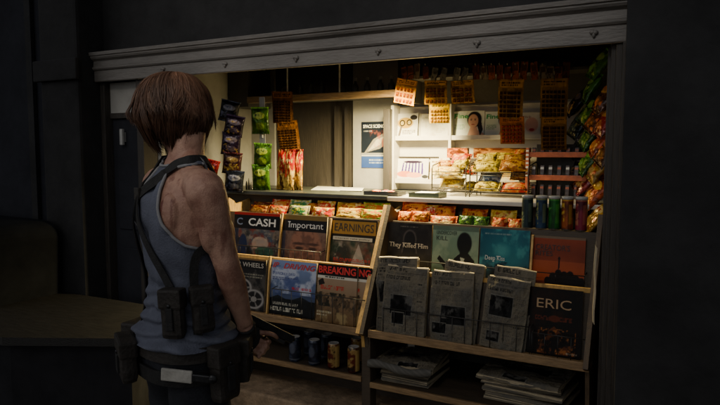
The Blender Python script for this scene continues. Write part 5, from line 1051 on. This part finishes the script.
def pouch(phi, z, wdt, h, dp, off=.02, flap=True, mat='leather', name='pouch'):
    p, rz = on_body(phi, z, off); m = MB().box((-wdt / 2, -dp, -h / 2), (wdt / 2, 0, h / 2), bev=.016); o = m.build(name, M[mat], per, loc=p, rot=(R(random.uniform(-3, 3)), R(random.uniform(-4, 4)), rz)); sb = o.modifiers.new('sub', 'SUBSURF'); sb.levels = sb.render_levels = 2; sb.subdivision_type = 'SIMPLE'
    tx = bpy.data.textures.new('lumps', 'CLOUDS'); tx.noise_scale = .05; dm = o.modifiers.new('lump', 'DISPLACE'); dm.texture = tx; dm.strength = .010; dm.mid_level = .5
    MB().box((-wdt * .16, -dp - .008, -h * .30), (wdt * .16, -dp + .002, h * .16), bev=.003).build('closure_tab', M['webbing'], o)
    if flap:
        MB().box((-wdt / 2 - .003, -dp - .004, h * .12), (wdt / 2 + .003, .002, h / 2 + .004), bev=.008).build('flap', M[mat], o); MB().ball((0, -dp - .005, h * .2), (.006, .004, .006), seg=10).build('stud', M['gun'], o, smooth=True)
    return o
pouch(-42, 1.012, .070, .150, .040); pouch(-8, 1.020, .064, .140, .040)
pouch(-104, .842, .120, .135, .05, .024); pouch(-160, .84, .11, .15, .055, .024); pouch(8, .825, .085, .17, .05, .024); pouch(40, .84, .08, .14, .05, .024)
p, rz = on_body(-36, .832, .028); pt = MB().box((-.050, -.010, -.019), (.048, 0, .019), bev=.004).build('white_patch', M['tag'], per, loc=p, rot=(0, R(3), rz))
m = MB().box((.049, -.014, -.011), (.105, -.002, .013), bev=.004); m.ball((.112, -.008, .002), (.014, .008, .014), seg=10); m.build('clip', M['gun'], pt)
band(.79, .836, .022, M['webbing'], 'lower_strap', per)
# gloves
for sx in (1, -1):
    m = MB(); ox = .020 if sx > 0 else -.030; fy = 0 if sx > 0 else .014
    m.ball(H((ox * 1.1, -.010 + fy, -.006)), (.0175, .0385, .045), seg=20, rot=GR); wr = WR[sx]; pts, rr = interp_pts([wr.lerp(H((ox * 1.1, -.015, 0)), .15), wr.lerp(H((ox * 1.1, -.015, 0)), .6), H((ox * 1.1, -.012 + fy, 0))], [.0315, .0285, .024]); chain(m, pts, rr, 18); m.build('glove', M['webbing'], per, smooth=True)
# hair: scalp shell and strands
def hshell(az, t, lift=0.0, hem=0.0):
    """az 0 = back of the head, +-PI = face; t 0 crown .. 1 hem"""
    ca, sa = math.cos(az), math.sin(az); rb = .118 + .014 * max(0, ca); rx = .110
    zt = .118; zb = -.108 - .010 * max(0, ca) - .026 * max(0, min(1, (abs(az) - .9) / .8)) + hem
    if t < .5: an = t / .5 * PI / 2; rr = math.sin(an) ** .85; z = zt - (zt - .004) * (1 - math.cos(an))
    else: u = (t - .5) / .5; rr = 1 + .035 * math.sin(min(1, u * 1.6) * PI) - (.46 if ca > -.1 else .30) * max(0, u - .25) ** 1.5 / .65; z = .004 + (zb - .004) * u
    rr += lift; return Vector((sa * rx * rr, -.014 - ca * (rb if ca > 0 else .106) * rr, z))
hv = []; hf = []; hc = []
nA, nT = 72, 22; amax = R(124)
for j in range(nT + 1):
    for k in range(nA + 1):
        az = -amax + 2 * amax * k / nA; hv.append(HD(hshell(az, j / nT * .90, -.09))); hc.append((.022, .014, .010))
for j in range(nT):
    for k in range(nA): hf.append((j * (nA + 1) + k, j * (nA + 1) + k + 1, (j + 1) * (nA + 1) + k + 1, (j + 1) * (nA + 1) + k))
locks = []
for i in range(150):
    outer = i % 10 < 6; az = random.uniform(-1, 1) * R(134)
    if outer: locks.append((az, random.choice([random.uniform(.02, .12), random.uniform(.04, .4)]), random.uniform(.62, .93), random.gauss(.014, .022), max(-.05, random.gauss(.03, .075)), random.gauss(0, .18), random.uniform(.7, 1.55)))
    else: locks.append((az, random.uniform(.1, .6), random.uniform(.88, 1.08), random.gauss(-.02, .022), random.gauss(-.01, .04), random.gauss(0, .12), random.uniform(.55, 1.0)))
for i in range(6200):
    n = 12; base = len(hv); fly = random.random() < .035
    laz, t0, t1, lift, flare, wv, sh = random.choice(locks); off = random.gauss(0, .11); az = laz + off; hem = random.gauss(0, .005) + .022 * math.sin(laz * 37.1 + t0 * 50); t1 += -abs(random.gauss(0, .05)) * (1 + 4 * abs(off)) + .02; lift += random.gauss(0, .010); wv = wv - off * .8 + random.gauss(0, .03); t0 = max(.01, t0 + random.uniform(-.04, .04))
    wv2 = random.uniform(0, 6.3); wdt = random.uniform(.0008, .0026)
    if fly: lift += random.uniform(.02, .07); flare += random.uniform(-.05, .2); wdt = .0006; wv += random.gauss(0, .25)
    sh *= random.uniform(.7, 1.2); tone = (.135 * sh, .066 * sh, .038 * sh) if random.random() < .85 else (.21 * sh, .118 * sh, .072 * sh)
    pts = []
    for s in range(n + 1):
        u = s / n; t = t0 + (t1 - t0) * u; a2 = az * (1 - .16 * (1 - u) * (t0 < .2)) + wv * u * u + .04 * math.sin(u * 5 + wv2)
        pts.append(HD(hshell(a2, t, lift + flare * u ** 3 + .008 * math.sin(u * 7 + wv2), hem)))
    for s in range(n + 1):
        u = s / n; d = (pts[min(s + 1, n)] - pts[max(s - 1, 0)]).normalized(); o = (pts[s] - HC); o = (o - d * o.dot(d)).normalized(); sd_ = d.cross(o).normalized(); sd_ = (sd_ + o * .25 * math.sin(wv2)).normalized() * wdt * (1 - .85 * u ** 3) * (.4 + .6 * min(1, u * 5))
        hv += [pts[s] - sd_, pts[s] + o * wdt * .35, pts[s] + sd_]; k = .75 + .5 * (1 - u); hc += [(tone[0] * k, tone[1] * k, tone[2] * k)] * 3  # crown end coloured lighter than the tips, in place of light from above
    for s in range(n): b0 = base + s * 3; hf += [(b0, b0 + 1, b0 + 4, b0 + 3), (b0 + 1, b0 + 2, b0 + 5, b0 + 4)]
mesh_obj('hair', hv, hf, M['hair'], per, hc, True)
# pistol held in both hands
gun = empty('pistol', PB + Matrix.Rotation(PR, 3, 'Z') @ GP, label='black pistol held low in the woman\'s gloved hands', cat='pistol'); gun.rotation_euler = (Matrix.Rotation(PR, 3, 'Z') @ GR).to_euler()
MB().box((-.012, -.045, .040), (.012, .150, .068), bev=.004).build('slide', M['gun'], gun)
MB().box((-.0105, -.03, .026), (.0105, .125, .0395), bev=.003).prism([(-.030, .026), (.012, .026), (-.002, -.062), (-.042, -.062)], -.0105, .0105).build('frame', M['black'], gun)
MB().tube([(0, .012, .026), (0, .016, .004), (0, .045, .004), (0, .052, .026)], .0035, 6).build('trigger_guard', M['black'], gun, smooth=True)
MB().tube([(0, .148, .055), (0, .158, .055)], .007, 12).build('barrel', M['gun'], gun, smooth=True)
